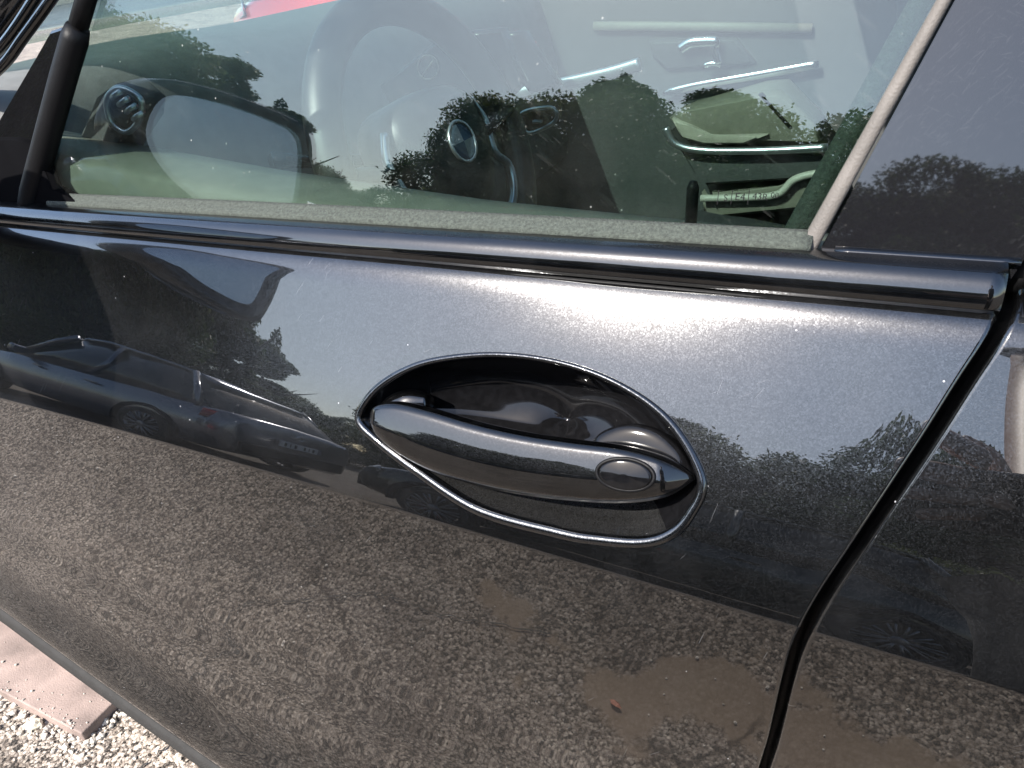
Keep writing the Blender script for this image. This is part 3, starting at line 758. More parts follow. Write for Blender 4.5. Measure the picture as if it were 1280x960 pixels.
# ------------------------------------------------------------------ cabin
# inner top of our door
loft("inner_door_top", [[(x, float(YG(x, 1.0)) + dy, z0 + dz) for dy, dz in ((.008, -.05), (.008, .006), (.018, .012), (.05, .012), (.085, .004), (.10, -.03), (.10, -.25), (.008, -.25))] for x, z0 in zip(np.linspace(-.62, .30, 40), np.interp(np.linspace(-.62, .30, 40), [-.62, -.5, -.3, -.1, .3], [1.0, .992, .980, .972, .970]))], M['tan'], car)
pn = at(865, 255, .088)
tube("lock_pin", [(pn[0], .088, .985), (pn[0], .088, 1.020), (pn[0], .088, 1.0235)], [.0036, .0036, .0022], M['rubber'], car, n=14)
# dashboard: section swept across the car
def dash_ring(y):
    f = min(1, max(0, (y - .10) / .12)); b_ = .012 * math.exp(-((y - .42) / .2) ** 2)
    pts = [(-1.20, .985), (-1.05, 1.005), (-.85, 1.030 + b_), (-.70, 1.035 + b_ * 1.2), (-.645, 1.020 + b_), (-.61, .98), (-.59, .92), (-.57, .84), (-.56, .74), (-.60, .60), (-1.1, .55)]
    return [(x, y, z) for x, z in [tuple(p) for p in catmull([np.array(q) for q in pts], 40)]]
dashb = loft("dashboard", [dash_ring(y) for y in np.linspace(.12, 1.60, 30)], M['dashtop'], car)
vt = at(152, 140, .17)
prism("dash_end_panel", [tuple(at(px, py, .16)[[0, 2]]) for px, py in ((128, 120), (152, 103), (180, 128), (178, 150), (150, 195), (100, 205), (105, 175))], .15, .19, M['card'], dashb, bev=.004)
for k in range(4):
    a = at(140 + k * 9, 122 + k * 9, .145); b_ = at(152 + k * 9, 114 + k * 9, .145)
    tube("vent_slat", [a, (a + b_) / 2 + np.array([0, -.002, 0]), b_], .0028, M['silver'], dashb, n=8)
tube("vent_frame", catmull([at(px, py, .147) for px, py in ((134, 124), (150, 110), (176, 125), (174, 150), (158, 165), (139, 152))], 40, True), .003, M['silver'], dashb, n=8, close=True)
# screens
sc_y = .60
scr = prism("dashboard_screen", [tuple(at(px, py, sc_y)[[0, 2]]) for px, py in ((474, 108), (556, 42), (628, 36), (655, 105), (610, 150), (500, 160))], sc_y, sc_y + .02, M['screen'], dashb, bev=.004)
scr2 = prism("dashboard_screen", [tuple(at(px, py, sc_y + .1)[[0, 2]]) for px, py in ((600, 42), (655, 40), (700, 108), (662, 118))], sc_y + .1, sc_y + .12, M['screen'], dashb, bev=.004)
tube("screen_emblem", catmull([at(535 + 13 * math.cos(a), 84 + 15 * math.sin(a), sc_y - .002) for a in np.linspace(0, 2 * math.pi, 20, endpoint=False)], 40, True), .0009, M['dash'], scr, n=8, close=True)
tube("screen_emblem", [at(528, 94, sc_y - .002), at(542, 75, sc_y - .002)], .0012, M['dash'], scr, n=8)
# trim strip and right hand vents of the dashboard
tube("dash_strip", catmull([at(px, py, .80) for px, py in ((640, 118), (690, 108), (760, 92), (800, 80))], 16), .010, M['silver'], dashb, n=10, flat=.5)
tube("vent_frame", catmull([at(px, py, .72) for px, py in ((652, 142), (690, 135), (693, 152), (660, 166))], 32, True), .003, M['silver'], dashb, n=8, close=True)
prism("air_vent", [tuple(at(px, py, .73)[[0, 2]]) for px, py in ((652, 142), (690, 135), (693, 152), (660, 166))], .73, .76, M['screen'], dashb)
box("vent_tab", at(672, 152, .715), (.014, .01, .004), M['silver'], dashb, bev=.001)
# steering wheel
st = empty("steering_wheel", (0, 0, 0)); st.parent = car
WC = at(545, 190, .42)
ax = np.array([.93, -.06, .36]); ax /= np.linalg.norm(ax)
e1 = np.cross(np.array([0, 0, 1.0]), ax); e1 /= np.linalg.norm(e1); e2 = np.cross(ax, e1)
def wp(u, v, d=0.0): return WC + e1 * u + e2 * v + ax * d
tube("wheel_rim", [wp(.166 * math.cos(a), .166 * math.sin(a)) for a in np.linspace(0, 2 * math.pi, 72, endpoint=False)], .0205, M['leather'], st, n=18, close=True)
hubp = catmull([np.array(p) for p in ((-.085, .03), (-.06, .062), (0, .070), (.06, .062), (.085, .03), (.075, -.035), (.035, -.085), (-.035, -.085), (-.075, -.035))], 50, True)
loft("wheel_hub", [[wp(p[0] * k, p[1] * k, d) for p in hubp] for k, d in ((.98, -.035), (1.0, .0), (.96, .018), (.85, .030), (.6, .038), (.2, .041))], M['leather'], st)
for s, p in ((-1, ((-.085, .04), (-.10, .01), (-.095, -.03), (-.12, -.055), (-.105, -.09), (-.05, -.12))), (1, ((.085, .04), (.10, .01), (.095, -.03), (.115, -.055), (.10, -.09), (.05, -.12)))):
    tube("spoke_trim", catmull([wp(q[0], q[1], .012) for q in p], 24), .0055, M['silver'], st, n=10)
for u0, v0, u1, v1 in ((-.08, .0, -.165, .015), (.08, .0, .165, .015), (0, -.08, 0, -.165)):
    tube("spoke", [wp(u0, v0, 0), wp(u1, v1, 0)], .022, M['leather'], st, n=12, flat=.45)
tube("hub_emblem", [wp(.023 * math.cos(a), .023 * math.sin(a), .042) for a in np.linspace(0, 2 * math.pi, 30, endpoint=False)], .0022, M['silver'], st, n=8, close=True)
for k in range(4):
    a0 = k * math.pi / 2
    ring = [wp(0, 0, .044)] + [wp(.020 * math.cos(a0 + t), .020 * math.sin(a0 + t), .0425) for t in np.linspace(0, math.pi / 2, 8)]
    mesh("hub_emblem", ring + [p - ax * .003 for p in ring], [tuple(range(9)), tuple(range(9, 18))[::-1]] + [(i, (i + 1) % 9, 9 + (i + 1) % 9, 9 + i) for i in range(9)], M['silver'] if k % 2 else M['blue'], st, smooth=False)
tube("stalk", [wp(-.05, .02, -.06), wp(-.14, .05, -.07), wp(-.17, .06, -.07)], [.008, .007, .009], M['screen'], st, n=10)
# far front door
FY = 1.40
fd = prism("far_door", [(-.85, .45), (.22, .45), (.24, .97), (-.30, .985), (-.85, .99)], FY, FY + .06, M['card'], car, bev=.01)
def farp(*pts, y=FY): return [tuple(at(px, py, y)[[0, 2]]) for px, py in pts]
tube("far_belt_strip", [at(px, py, FY - .01) for px, py in ((742, 33), (800, 33), (900, 34), (1015, 36))], .010, M['tan'], fd, n=8, flat=.6)
prism("handle_surround", farp((812, 50), (920, 46), (946, 78), (930, 82), (835, 88), (818, 72)), FY - .012, FY + .01, M['dash'], fd, bev=.006)
tube("pull_handle", catmull([at(px, py, FY - .03) for px, py in ((850, 62), (862, 54), (882, 52), (896, 53), (893, 60), (898, 80))], 24), [.011] * 14 + [.009] * 10, M['chrome'], fd, n=12, flat=.7)
tube("pull_handle", catmull([at(px, py, FY - .03) for px, py in ((880, 82), (890, 79), (901, 81))], 8), .006, M['chrome'], fd, n=8)
tube("door_strip", catmull([at(px, py, FY - .02) for px, py in ((829, 117), (870, 107), (940, 95), (1024, 80))], 20), [.005] * 2 + [.009] * 18, M['chrome'], fd, n=10, flat=.6)
box("armrest", (0, 0, 0), (.01, .01, .01), M['tan'], fd).hide_render = True
bpy.data.objects.remove(bpy.data.objects["armrest"])
prism("armrest", farp((838, 146), (858, 138), (950, 112), (978, 110), (1018, 152), (1040, 182), (900, 178), (850, 160), y=1.30), 1.28, 1.40, M['tan'], fd, bev=.012)
prism("armrest_seam", farp((948, 118), (952, 117), (990, 158), (986, 160), y=1.28), 1.277, 1.30, M['rubber'], fd)
tube("armrest_edge", catmull([at(px, py, 1.27) for px, py in ((832, 160), (845, 180), (880, 188), (960, 188), (1035, 184))], 24), .008, M['silver'], fd, n=8)
prism("armrest_front", farp((840, 148), (866, 158), (890, 170), (960, 168), (930, 180), (880, 180), (852, 172), y=1.27), 1.265, 1.29, plain("pale_leather", (.32, .29, .245), .6), fd, bev=.004)
prism("armrest_skirt", farp((836, 166), (850, 190), (890, 196), (1036, 192), (1036, 215), (1000, 225), (880, 232), y=1.29), 1.29, 1.40, M['card'], fd, bev=.006)
prism("door_pocket", farp((876, 242), (975, 238), (1000, 218), (1050, 215), (1050, 250), (1010, 262), (880, 275), y=1.30), 1.30, 1.40, M['tan'], fd, bev=.008)
tube("pocket_edge", catmull([at(px, py, 1.285) for px, py in ((876, 248), (930, 247), (972, 243), (992, 225), (1020, 217), (1050, 216))], 24), .008, plain("pale_edge", (.38, .36, .32), .5), fd, n=8)
loft("far_window", [[(-.70, 1.45, .97), (.24, 1.45, .97)], [(-.25, 1.33, 1.36), (.30, 1.33, 1.36)]], M['pane'], car, closed=False, cap=False, smooth=False)
md = bpy.data.objects["far_window"].modifiers.new("thick", 'SOLIDIFY'); md.thickness = .004
# seats
def seat(cy):
    s = empty("seat", (0, 0, 0)); s.parent = car
    bm = bmesh.new(); add_box(bm, (0, 0, 0), (.15, .46, .66), .06, 5, rot=(0, R(-14), 0)); o = from_bm("backrest", bm, M['seat'], s); o.location = (.27, cy, .80)
    bm = bmesh.new(); add_box(bm, (0, 0, 0), (.50, .48, .16), .06, 5, rot=(0, R(6), 0)); o = from_bm("cushion", bm, M['seat'], s); o.location = (.0, cy, .46)
    bm = bmesh.new(); add_box(bm, (0, 0, 0), (.09, .26, .19), .04, 4); o = from_bm("headrest", bm, M['seat'], s); o.location = (.37, cy, 1.20)
seat(1.12)
s2 = seat(.48)
for o in [o for o in bpy.data.objects if o.name.startswith("backrest.") or o.name.startswith("headrest.")]: o.location.x += .12
box("cabin_floor", (-.1, .84, .28), (1.9, 1.3, .04), M['seat'], car, bev=.01)
box("centre_console", (-.15, .82, .50), (.9, .22, .32), M['card'], car, bev=.03, seg=3)
box("rear_bulkhead", (1.1, .84, .75), (.06, 1.2, .9), M['seat'], car, bev=.02)

# ------------------------------------------------------------------ slab, stones
a, b_ = atz(110, 925, .0), atz(0, 845, .0)
sx, sy = a[0], a[1] - .004
slab = box("paving_slab", (sx - .26, sy + .15, .008), (.52, .30, .030), M['slab'], bev=.003, seg=2)
tag(slab, "pink paving slab lying on the gravelly ground below the car's sill", "slab")
def stone(name, loc, r_, mat, sq=(1, .8, .6), seed=0):
    bm = bmesh.new(); bmesh.ops.create_icosphere(bm, subdivisions=2, radius=r_)
    rs = random.Random(seed)
    for v in bm.verts: v.co *= 1 + rs.uniform(-.16, .16); v.co.x *= sq[0]; v.co.y *= sq[1]; v.co.z *= sq[2]
    o = from_bm(name, bm, mat, None, False); o.location = loc; o.rotation_euler = (0, 0, rs.uniform(0, 6)); return o
p = atz(42, 906, .006)
tag(stone("pebble", (p[0], p[1], .007), .013, M['pebble'], (1.1, .75, .7), 3), "cream coloured pebble on the gravel beside the pink slab", "pebble")
# a crack across the asphalt and a dry leaf
ck = catmull([np.array(p) for p in ((-.20, -.36), (-.42, -.31), (-.57, -.30), (-.70, -.225), (-.80, -.17), (-.82, -.12), (-.79, -.085), (-.73, -.05), (-.77, -.02), (-.75, .06))], 160)
rk_ = random.Random(9); cv, cf = [], []
for i, p in enumerate(ck):
    t = ck[min(i + 1, 159)] - ck[max(i - 1, 0)]; t /= np.linalg.norm(t); nrm_ = np.array([-t[1], t[0]]); wd_ = rk_.uniform(.0004, .0026); o_ = rk_.uniform(-.0035, .0035)
    for sgn in (-1, 1): q = p + nrm_ * (wd_ * sgn + o_); cv.append((q[0], q[1], .004))
    if i: cf.append((2 * i - 2, 2 * i - 1, 2 * i + 1, 2 * i))
mesh("crack", cv, cf, plain("crack_tar", (.03, .028, .026), .9), g, smooth=False)
lf = [(-.018, 0, .004), (-.008, .007, .009), (.006, .006, .011), (.018, 0, .008), (.006, -.006, .010), (-.008, -.006, .007)]
lfo = mesh("dry_leaf", [(x, y, z) for x, y, z in lf] + [(x, y, z - .0012) for x, y, z in lf], [tuple(range(6)), tuple(range(6, 12))[::-1]] + [(i, (i + 1) % 6, 6 + (i + 1) % 6, 6 + i) for i in range(6)], plain("dry_leaf", (.22, .07, .035), .7), smooth=False)
lfo.scale = (.7, .7, .7); lfo.location = (-.07, -.265, 0); lfo.rotation_euler = (0, 0, .4); tag(lfo, "small orange dry leaf on the asphalt, reflected low in the door", "leaf")
# loose grit lying on the asphalt close to the car
gm = bmesh.new(); rs = random.Random(5)
for k in range(420):
    x = rs.uniform(-1.9, .7); y = rs.uniform(-.75, .12); r_ = rs.choice((.0012, .0016, .002, .002, .0035))
    if sx - .55 < x < sx + .02 and y > sy - .02: continue
    q = bmesh.ops.create_icosphere(gm, subdivisions=1, radius=r_)
    for v in q['verts']:
        v.co *= rs.uniform(.75, 1.2); v.co.z *= .7
        v.co += Vector((x, y, r_ * .45))
for k in range(90):
    x = sx - rs.uniform(0, .5); y = sy + rs.uniform(0, .16) ** 1.4 * (1 if rs.random() < .5 else .25); r_ = rs.choice((.0010, .0014, .0018, .003))
    q = bmesh.ops.create_icosphere(gm, subdivisions=1, radius=r_)
    for v in q['verts']:
        v.co *= rs.uniform(.7, 1.2); v.co += Vector((x, y, .0235 + r_ * .3))
for k in range(240):
    x = sx - rs.uniform(-.03, .5); y = sy - abs(rs.gauss(0, .02)) if rs.random() < .75 else sy + rs.uniform(0, .1)
    if y > sy: x = sx + abs(rs.gauss(.004, .012))
    r_ = rs.choice((.002, .003, .003, .0045, .006))
    q = bmesh.ops.create_icosphere(gm, subdivisions=1, radius=r_)
    for v in q['verts']:
        v.co *= rs.uniform(.7, 1.25); v.co += Vector((x, y, r_ * .4))
tag(from_bm("gravel", gm, M['stone2'], None, False), "loose grit scattered over the asphalt beside the car", kind='stuff')

# ------------------------------------------------------------------ other parked cars (seen reflected in the door, the red one through the windows)
def other_car(name, loc, rz, mat, label, plate=False, lamp_front=True):
    c = tag(empty(name, loc, rz), label, "car")
    def sec(x, w_, z0, z1, crown=.03):
        half = [(0, z0), (w_ * .8, z0), (w_ * .95, z0 + .06), (w_ * .985, z0 + (z1 - z0) * .35), (w_, z0 + (z1 - z0) * .62), (w_ * .975, z0 + (z1 - z0) * .72), (w_ * .96, z1 - .06), (w_ * .90, z1 - .015), (w_ * .55, z1 + crown * .6), (0, z1 + crown)]
        pts = half + [(-y, z) for y, z in half[-2:0:-1]]
        return [(x, y, z) for y, z in pts]
    st_ = [(-2.13, .62, .40, .90), (-2.115, .74, .33, .95), (-2.05, .84, .27, .97), (-1.8, .88, .24, .97), (-1.3, .90, .22, .98), (-.5, .90, .21, .97), (.4, .90, .21, .95), (.9, .90, .22, .94), (1.3, .89, .23, .90), (1.75, .86, .25, .83), (2.0, .80, .28, .75), (2.10, .70, .33, .66), (2.13, .58, .40, .58)]
    body = loft("body", [sec(*s) for s in st_], mat, c)
    def cab(x, w0, w1, z1):
        return [(x, w0, .90), (x, (w0 * .55 + w1 * .45), .90 + (z1 - .90) * .5), (x, w1, z1 - .04), (x, w1 * .8, z1), (x, 0, z1 + .015), (x, -w1 * .8, z1), (x, -w1, z1 - .04), (x, -(w0 * .55 + w1 * .45), .90 + (z1 - .90) * .5), (x, -w0, .90)]
    loft("window", [cab(-1.95, .80, .76, .96), cab(-1.72, .83, .70, 1.22), cab(-1.5, .85, .67, 1.38), cab(-.9, .86, .66, 1.43), (cab(-.2, .86, .66, 1.45)), cab(.2, .86, .67, 1.42), cab(.6, .85, .70, 1.24), cab(1.05, .82, .76, .965)], M['carglass'], c)
    rf_ = [[(x, v * w_, z + .022 - .02 * v * v) for v in np.linspace(-1, 1, 9)] for x, w_, z in ((-1.62, .60, 1.34), (-1.4, .64, 1.40), (-.9, .66, 1.435), (-.2, .67, 1.455), (.18, .66, 1.425), (.30, .66, 1.375))]
    o = loft("roof", rf_, mat, c, closed=False, cap=False); md = o.modifiers.new("thick", 'SOLIDIFY'); md.thickness = .03
    for s in (-1, 1):
        for pth in (((.30, .685, 1.39), (.62, .73, 1.23), (1.06, .80, .96)), ((-.45, .685, 1.42), (-.45, .77, 1.2), (-.42, .865, .95)), ((-1.45, .68, 1.38), (-1.62, .74, 1.2), (-1.78, .83, .96))):
            tube("pillar", [(x, s * y, z) for x, y, z in pth], .035, mat, c, n=8)
        wm = wheel(c, (1.32, s * .80, .32), .32, .20, 10, s); wheel(c, (-1.32, s * .80, .32), .32, .20, 10, s)
        for wx in (1.32, -1.32):
            tube("arch", [(wx + .37 * math.cos(a), s * .885, .32 + .37 * math.sin(a)) for a in np.linspace(-.15, math.pi + .15, 24)], .035, M['rubber'], c, n=8)
        lm = loft("headlight", [[(x, s * y * k + s * .62 * (1 - k), .66 + (z - .66) * k) for x, y, z in ((2.10, .50, .62), (2.03, .74, .66), (1.84, .83, .72), (1.86, .81, .80), (2.02, .66, .75), (2.10, .52, .69))] for k in (1.0, .9)], M['lamp'], c)
        lm = loft("tail_light", [[(x, s * y, z) for x, y, z in ((-2.11, .48, .80), (-2.04, .80, .80), (-1.92, .885, .80), (-1.92, .875, .92), (-2.04, .78, .92), (-2.10, .50, .91))], [(x + .01, s * y * .98, z * .99) for x, y, z in ((-2.11, .48, .80), (-2.04, .80, .80), (-1.92, .885, .80), (-1.92, .875, .92), (-2.04, .78, .92), (-2.10, .50, .91))]], M['taillamp'], c)
        box("door_mirror", (.72, s * .97, 1.0), (.10, .18, .12), mat, c, bev=.03, seg=3)
        box("door_handle", (-.55, s * .905, .82), (.18, .02, .03), mat, c, bev=.008)
        box("door_handle", (.35, s * .905, .81), (.18, .02, .03), mat, c, bev=.008)
    for xs in (-2.145, 2.135):
        box("bumper", (xs * .985, 0, .42), (.09, 1.30, .20), M['rubber'], c, bev=.03, seg=3)
        pl = box("number_plate", (xs * 1.016, 0, .68 if xs < 0 else .44), (.014, .52, .115), M['plate'], c, bev=.002)
        box("plate_band", (xs * 1.0165, .235, .68 if xs < 0 else .44), (.0165, .045, .113), M['blue'], pl, bev=.001)
        for k in range(7):
            if k == 3: continue
            box("plate_character", (xs * 1.0165, .15 - k * .058, .68 if xs < 0 else .44), (.0165, .012 if k % 2 else .026, .07), M['rubber'], pl, bev=.001)
    tube("badge", [(-2.135, .045 * math.cos(a), .86 + .045 * math.sin(a)) for a in np.linspace(0, 2 * math.pi, 24, endpoint=False)], .008, M['chrome'], c, n=8, close=True)
    box("grille", (2.115, 0, .60), (.05, .62, .12), M['rubber'], c, bev=.02, seg=2)
    return c
def dirp(az, dist, z=0.0, o=(-.1, 0)): return (o[0] + dist * math.sin(R(az)), o[1] - dist * math.cos(R(az)), z)
other_car("blue_hatchback", (-5.65, -4.0, 0), R(180), M['navy'], "blue-grey hatchback parked opposite the dark grey car, reflected left of the handle")
other_car("green_hatchback", (-.75, -4.7, 0), R(178), M['grey'], "very dark green hatchback parked across from the dark grey car, reflected beneath the handle")
other_car("red_hatchback", (-1.5, 4.1, 0), R(176), M['red'], "red hatchback parked beyond the far side of the dark grey car, seen through its windows")

# ------------------------------------------------------------------ trees and hedges (reflected in glass and paint)
def leaf_cloud(blobs, n, size, seed, layered=False):
    r_ = np.random.default_rng(seed)
    vol = np.array([b[3] * b[4] * b[5] for b in blobs]) ** .8; pr = vol / vol.sum()
    bi = r_.choice(len(blobs), n, p=pr); B = np.array(blobs)[bi]
    d = r_.normal(size=(n, 3)); d /= np.linalg.norm(d, axis=1, keepdims=True)
    rad = r_.uniform(.45, 1.0, n) ** .6 * (1 + .07 * r_.normal(size=n))
    c = B[:, :3] + d * B[:, 3:6] * rad[:, None]
    e1 = r_.normal(size=(n, 3)); 
    if layered: e1[:, 2] *= .35
    e1 /= np.linalg.norm(e1, axis=1, keepdims=True)
    e2 = np.cross(e1, r_.normal(size=(n, 3)))
    if layered: e2[:, 2] *= .5
    e2 /= np.linalg.norm(e2, axis=1, keepdims=True)
    s = size * r_.uniform(.5, 1.3, n)[:, None]
    V = np.stack([c - e1 * s, c + e2 * s * .45, c + e1 * s, c - e2 * s * .45], 1).reshape(-1, 3)
    return V, np.arange(n * 4).reshape(-1, 4)
def fast_mesh(name, V, q, mat):
    me = bpy.data.meshes.new(name); me.vertices.add(len(V)); me.vertices.foreach_set("co", V.ravel())
    me.loops.add(q.size); me.loops.foreach_set("vertex_index", q.ravel()); me.polygons.add(len(q))
    me.polygons.foreach_set("loop_start", np.arange(0, q.size, 4)); me.polygons.foreach_set("loop_total", np.full(len(q), 4))
    me.update(calc_edges=True); me.materials.append(mat); return me
def trunk_mesh(h, r0, limbs, seed):
    rs = random.Random(seed); bm = bmesh.new()
    def addt(path, rads):
        rr = tube_rings(path, rads, 8); vs = [[bm.verts.new(tuple(p)) for p in q] for q in rr]
        for i in range(len(vs) - 1):
            for j in range(8): bm.faces.new((vs[i][j], vs[i][(j + 1) % 8], vs[i + 1][(j + 1) % 8], vs[i + 1][j]))
    pth = [(rs.uniform(-.02, .02) * h * f, rs.uniform(-.02, .02) * h * f, f * h) for f in np.linspace(0, 1, 8)]
    addt(pth, [r0 * (1 - .85 * f) for f in np.linspace(0, 1, 8)])
    for k in range(limbs):
        f = rs.uniform(.25, .85); a = rs.uniform(0, 6.28); L = h * (1 - f) * .6 + h * .12
        s_ = np.array([0, 0, f * h]); e_ = s_ + np.array([math.cos(a) * L, math.sin(a) * L, L * rs.uniform(.2, .8)])
        addt([s_, (s_ + e_) / 2 + np.array([0, 0, -.04 * L]), e_], [r0 * .35, r0 * .22, r0 * .06])
    me = bpy.data.meshes.new("trunk"); bm.to_mesh(me); bm.free(); me.materials.append(M['bark']); me.polygons.foreach_set("use_smooth", [True] * len(me.polygons)); return me
def blobs_broad(seed, n=22):
    r_ = random.Random(seed); out = []
    for k in range(n):
        a = r_.uniform(0, 6.28); z = r_.uniform(.22, .93); rad = .36 * math.sin(min(1, (z - .08) / .95) * math.pi) ** .6 * r_.uniform(.3, 1)
        s = r_.uniform(.08, .17); out.append((rad * math.cos(a), rad * math.sin(a), z, s * 1.15, s * 1.15, s * .8))
    return out
def blobs_cedar(seed, n=34):
    r_ = random.Random(seed); out = []
    for k in range(n):
        z = r_.uniform(.10, .99); a = r_.uniform(0, 6.28); L = .34 * (1.08 - z) ** .7 * r_.uniform(.5, 1.15)
        for q in (.35, .65, 1.0):
            s = .07 * (1.25 - q * .6); out.append((L * q * math.cos(a), L * q * math.sin(a), z - .03 * q * q, s * 1.3, s * 1.3, s * .38))
    out += [(0, 0, .96, .03, .03, .06), (0, 0, .9, .05, .05, .06)]
    return out
def blobs_hedge(seed, n=30):
    r_ = random.Random(seed); return [(r_.uniform(-.5, .5) * 2.2, r_.uniform(-.3, .3), r_.uniform(.1, .88), .24, .2, .16 + .05 * r_.random()) for k in range(n)]
crowns = {}
for kind, fn, n, sz, mt in (("broad", blobs_broad, 110000, .0082, 'leafA'), ("broad2", blobs_broad, 110000, .0082, 'leafB'), ("cedar", blobs_cedar, 110000, .0082, 'leafA'), ("cedar2", blobs_cedar, 110000, .0082, 'leafA'), ("hedge", blobs_hedge, 30000, .02, 'leafB'), ("hedge2", blobs_hedge, 30000, .02, 'leafC')):
    sd_ = sum(map(ord, kind)); V, q = leaf_cloud(fn(sd_), n, sz, sd_, 'cedar' in kind)
    crowns[kind] = (fast_mesh("crown", V, q, M[mt]), trunk_mesh(.85 if 'hedge' not in kind else .5, .028 if 'hedge' not in kind else .03, 9, sd_))
# azimuth seen from the door, elevation of the top, distance, kind
TREES = [(-65, 13, 16, "broad"), (-61, 13, 15, "broad"), (-58, 13, 15, "broad2"), (-55, 10, 16, "cedar2"), (-52, 8, 19, "broad"), (-48.5, 12.5, 17, "cedar"), (-45, 10.5, 20, "cedar2"), (-42.5, 7, 24, "broad2"), (-39, 6.2, 22, "broad"), (-29.5, 8.5, 21, "broad"), (-26.5, 12, 20, "broad"), (-23, 14.0, 21, "broad2"),
         (-19, 16.3, 22, "cedar2"), (-15.5, 14.5, 20, "broad"), (-12, 16.0, 21, "cedar"), (-8.5, 14.8, 22, "broad2"), (-5, 13, 20, "cedar2"), (-2, 10, 22, "broad"), (1.5, 14.5, 23, "cedar"), (4.5, 16, 20, "broad"), (8.5, 16.5, 21, "broad2"), (13, 16, 22, "broad"), (20, 14, 22, "broad"), (-70, 12, 18, "broad")]
what = {"broad": "dark green round-crowned tree", "broad2": "olive green round-crowned tree", "cedar": "dark cedar with layered boughs", "cedar2": "dark cedar with a pointed top"}
NTH = ["", "second", "third", "fourth", "fifth", "sixth", "seventh", "eighth", "ninth", "tenth", "eleventh", "twelfth", "thirteenth", "fourteenth"]
order = sorted(range(len(TREES)), key=lambda i: TREES[i][0]); ORD = [""] * len(TREES)
for r_, i in enumerate(order):
    L = len(TREES) - 1 - r_
    ORD[i] = "leftmost" if r_ == 0 else "rightmost" if L == 0 else NTH[r_] + " from the left" if r_ <= 10 else NTH[L] + " from the right"
PLACE = ["leftmost", "second from the left", "third from the left", "fourth from the left", "fifth from the left", "sixth from the left", "third from the right", "second from the right", "", "rightmost"]
def plant(name, kind, loc, scl, rz, label, cat, group):
    t_ = tag(empty(name, loc, rz), label, cat, group); t_.scale = scl
    cr, tr = crowns[kind]
    for nm, me in (("crown", cr), ("trunk", tr)):
        o = bpy.data.objects.new(nm, me); col.objects.link(o); o.parent = t_
    return t_
for i, (az, el, d, k) in enumerate(TREES):
    h = .9 + math.tan(R(el)) * d
    plant("cedar_tree" if "cedar" in k else "broadleaf_tree", k, dirp(az, d), (h * 1.45, h * 1.45, h), i * 1.7, what[k] + ", " + ORD[i] + " in the reflected row", "tree", "trees in the row across the car park")
for i, (az, d, h, wd, k) in enumerate(((-66, 15, 1.9, 2.6, "hedge"), (-56, 17, 1.9, 2.6, "hedge"), (-46, 17, 1.8, 2.6, "hedge"), (-36, 17, 1.9, 2.6, "hedge"), (-27, 16, 2.6, 2.6, "hedge"), (-18, 15.5, 2.8, 2.6, "hedge"), (-9, 15.5, 2.9, 2.6, "hedge"), (0, 15, 2.6, 2.6, "hedge"), (7.5, 9, 1.75, 1.6, "hedge2"), (14, 13, 2.6, 2.6, "hedge"))):
    plant("hedge", k, dirp(az, d), (wd * .85, 1.8, h), R(az) * 1.0, "brown-tinged hedge bush across from the rear door" if k == "hedge2" else "olive green hedge bush, " + PLACE[i] + " at the foot of the reflected trees", "hedge", None if k == "hedge2" else "hedge bushes at the foot of the reflected trees")
# greenery beyond the red car
for i, (x, y, h, k) in enumerate(((-6.5, 11, 5, "broad2"), (-1.5, 12, 5.5, "broad"), (3, 11, 5, "broad2"))):
    plant("broadleaf_tree", k, (x, y, 0), (h, h, h), i * 2.1, what[k] + (", left", ", middle", ", right")[i] + " of the three beyond the red hatchback", "tree", "trees beyond the red hatchback")

# ------------------------------------------------------------------ the photographer (only reflected in the car)
def skinned(name, chain, mat, parent, sub=2):
    """chain: list of (point, radius, parent index)"""
    me = bpy.data.meshes.new(name)
    me.from_pydata([c[0] for c in chain], [(c[2], i) for i, c in enumerate(chain) if c[2] is not None], [])
    o = bpy.data.objects.new(name, me); col.objects.link(o); o.parent = parent
    sk = o.modifiers.new("skin", 'SKIN'); sk.use_smooth_shade = True
    o.data.materials.append(mat)
    for i, c in enumerate(chain):
        r_ = c[1] if hasattr(c[1], '__len__') else (c[1], c[1])
        sv = o.data.skin_vertices[0].data[i]; sv.radius = r_; sv.use_root = (i == 0)
    ss_ = o.modifiers.new("sub", 'SUBSURF'); ss_.levels = sub; ss_.render_levels = sub
    return o
person = tag(empty("person", (.61, -.77, 0)), "person in dark shirt and trousers holding up a phone, reflected in the rear door", "person")
# local coords: the person faces +Y
body = skinned("body", [((0, 0, .95), (.15, .11), None), ((0, 0, 1.10), (.14, .10), 0), ((0, .0, 1.28), (.165, .115), 1), ((0, -.01, 1.42), (.13, .09), 2), ((0, 0, 1.50), .055, 3), ((0, .02, 1.58), (.07, .085), 4), ((0, .025, 1.68), (.078, .095), 5), ((0, .015, 1.75), (.05, .06), 6),
    ((-.18, -.01, 1.40), .062, 3), ((-.215, .11, 1.18), .038, 8), ((-.235, .275, 1.04), .029, 9), ((-.244, .33, .99), .028, 10),
    ((.18, -.01, 1.40), .062, 3), ((.26, .0, 1.13), .048, 12), ((.27, .06, .88), .036, 13), ((.27, .08, .80), .034, 14),
    ((-.10, 0, .88), .10, 0), ((-.11, .02, .50), .068, 16), ((-.11, 0, .10), .045, 17), ((.10, 0, .88), .10, 0), ((.11, .02, .50), .068, 19), ((.11, 0, .10), .045, 20)], M['skin'], person)
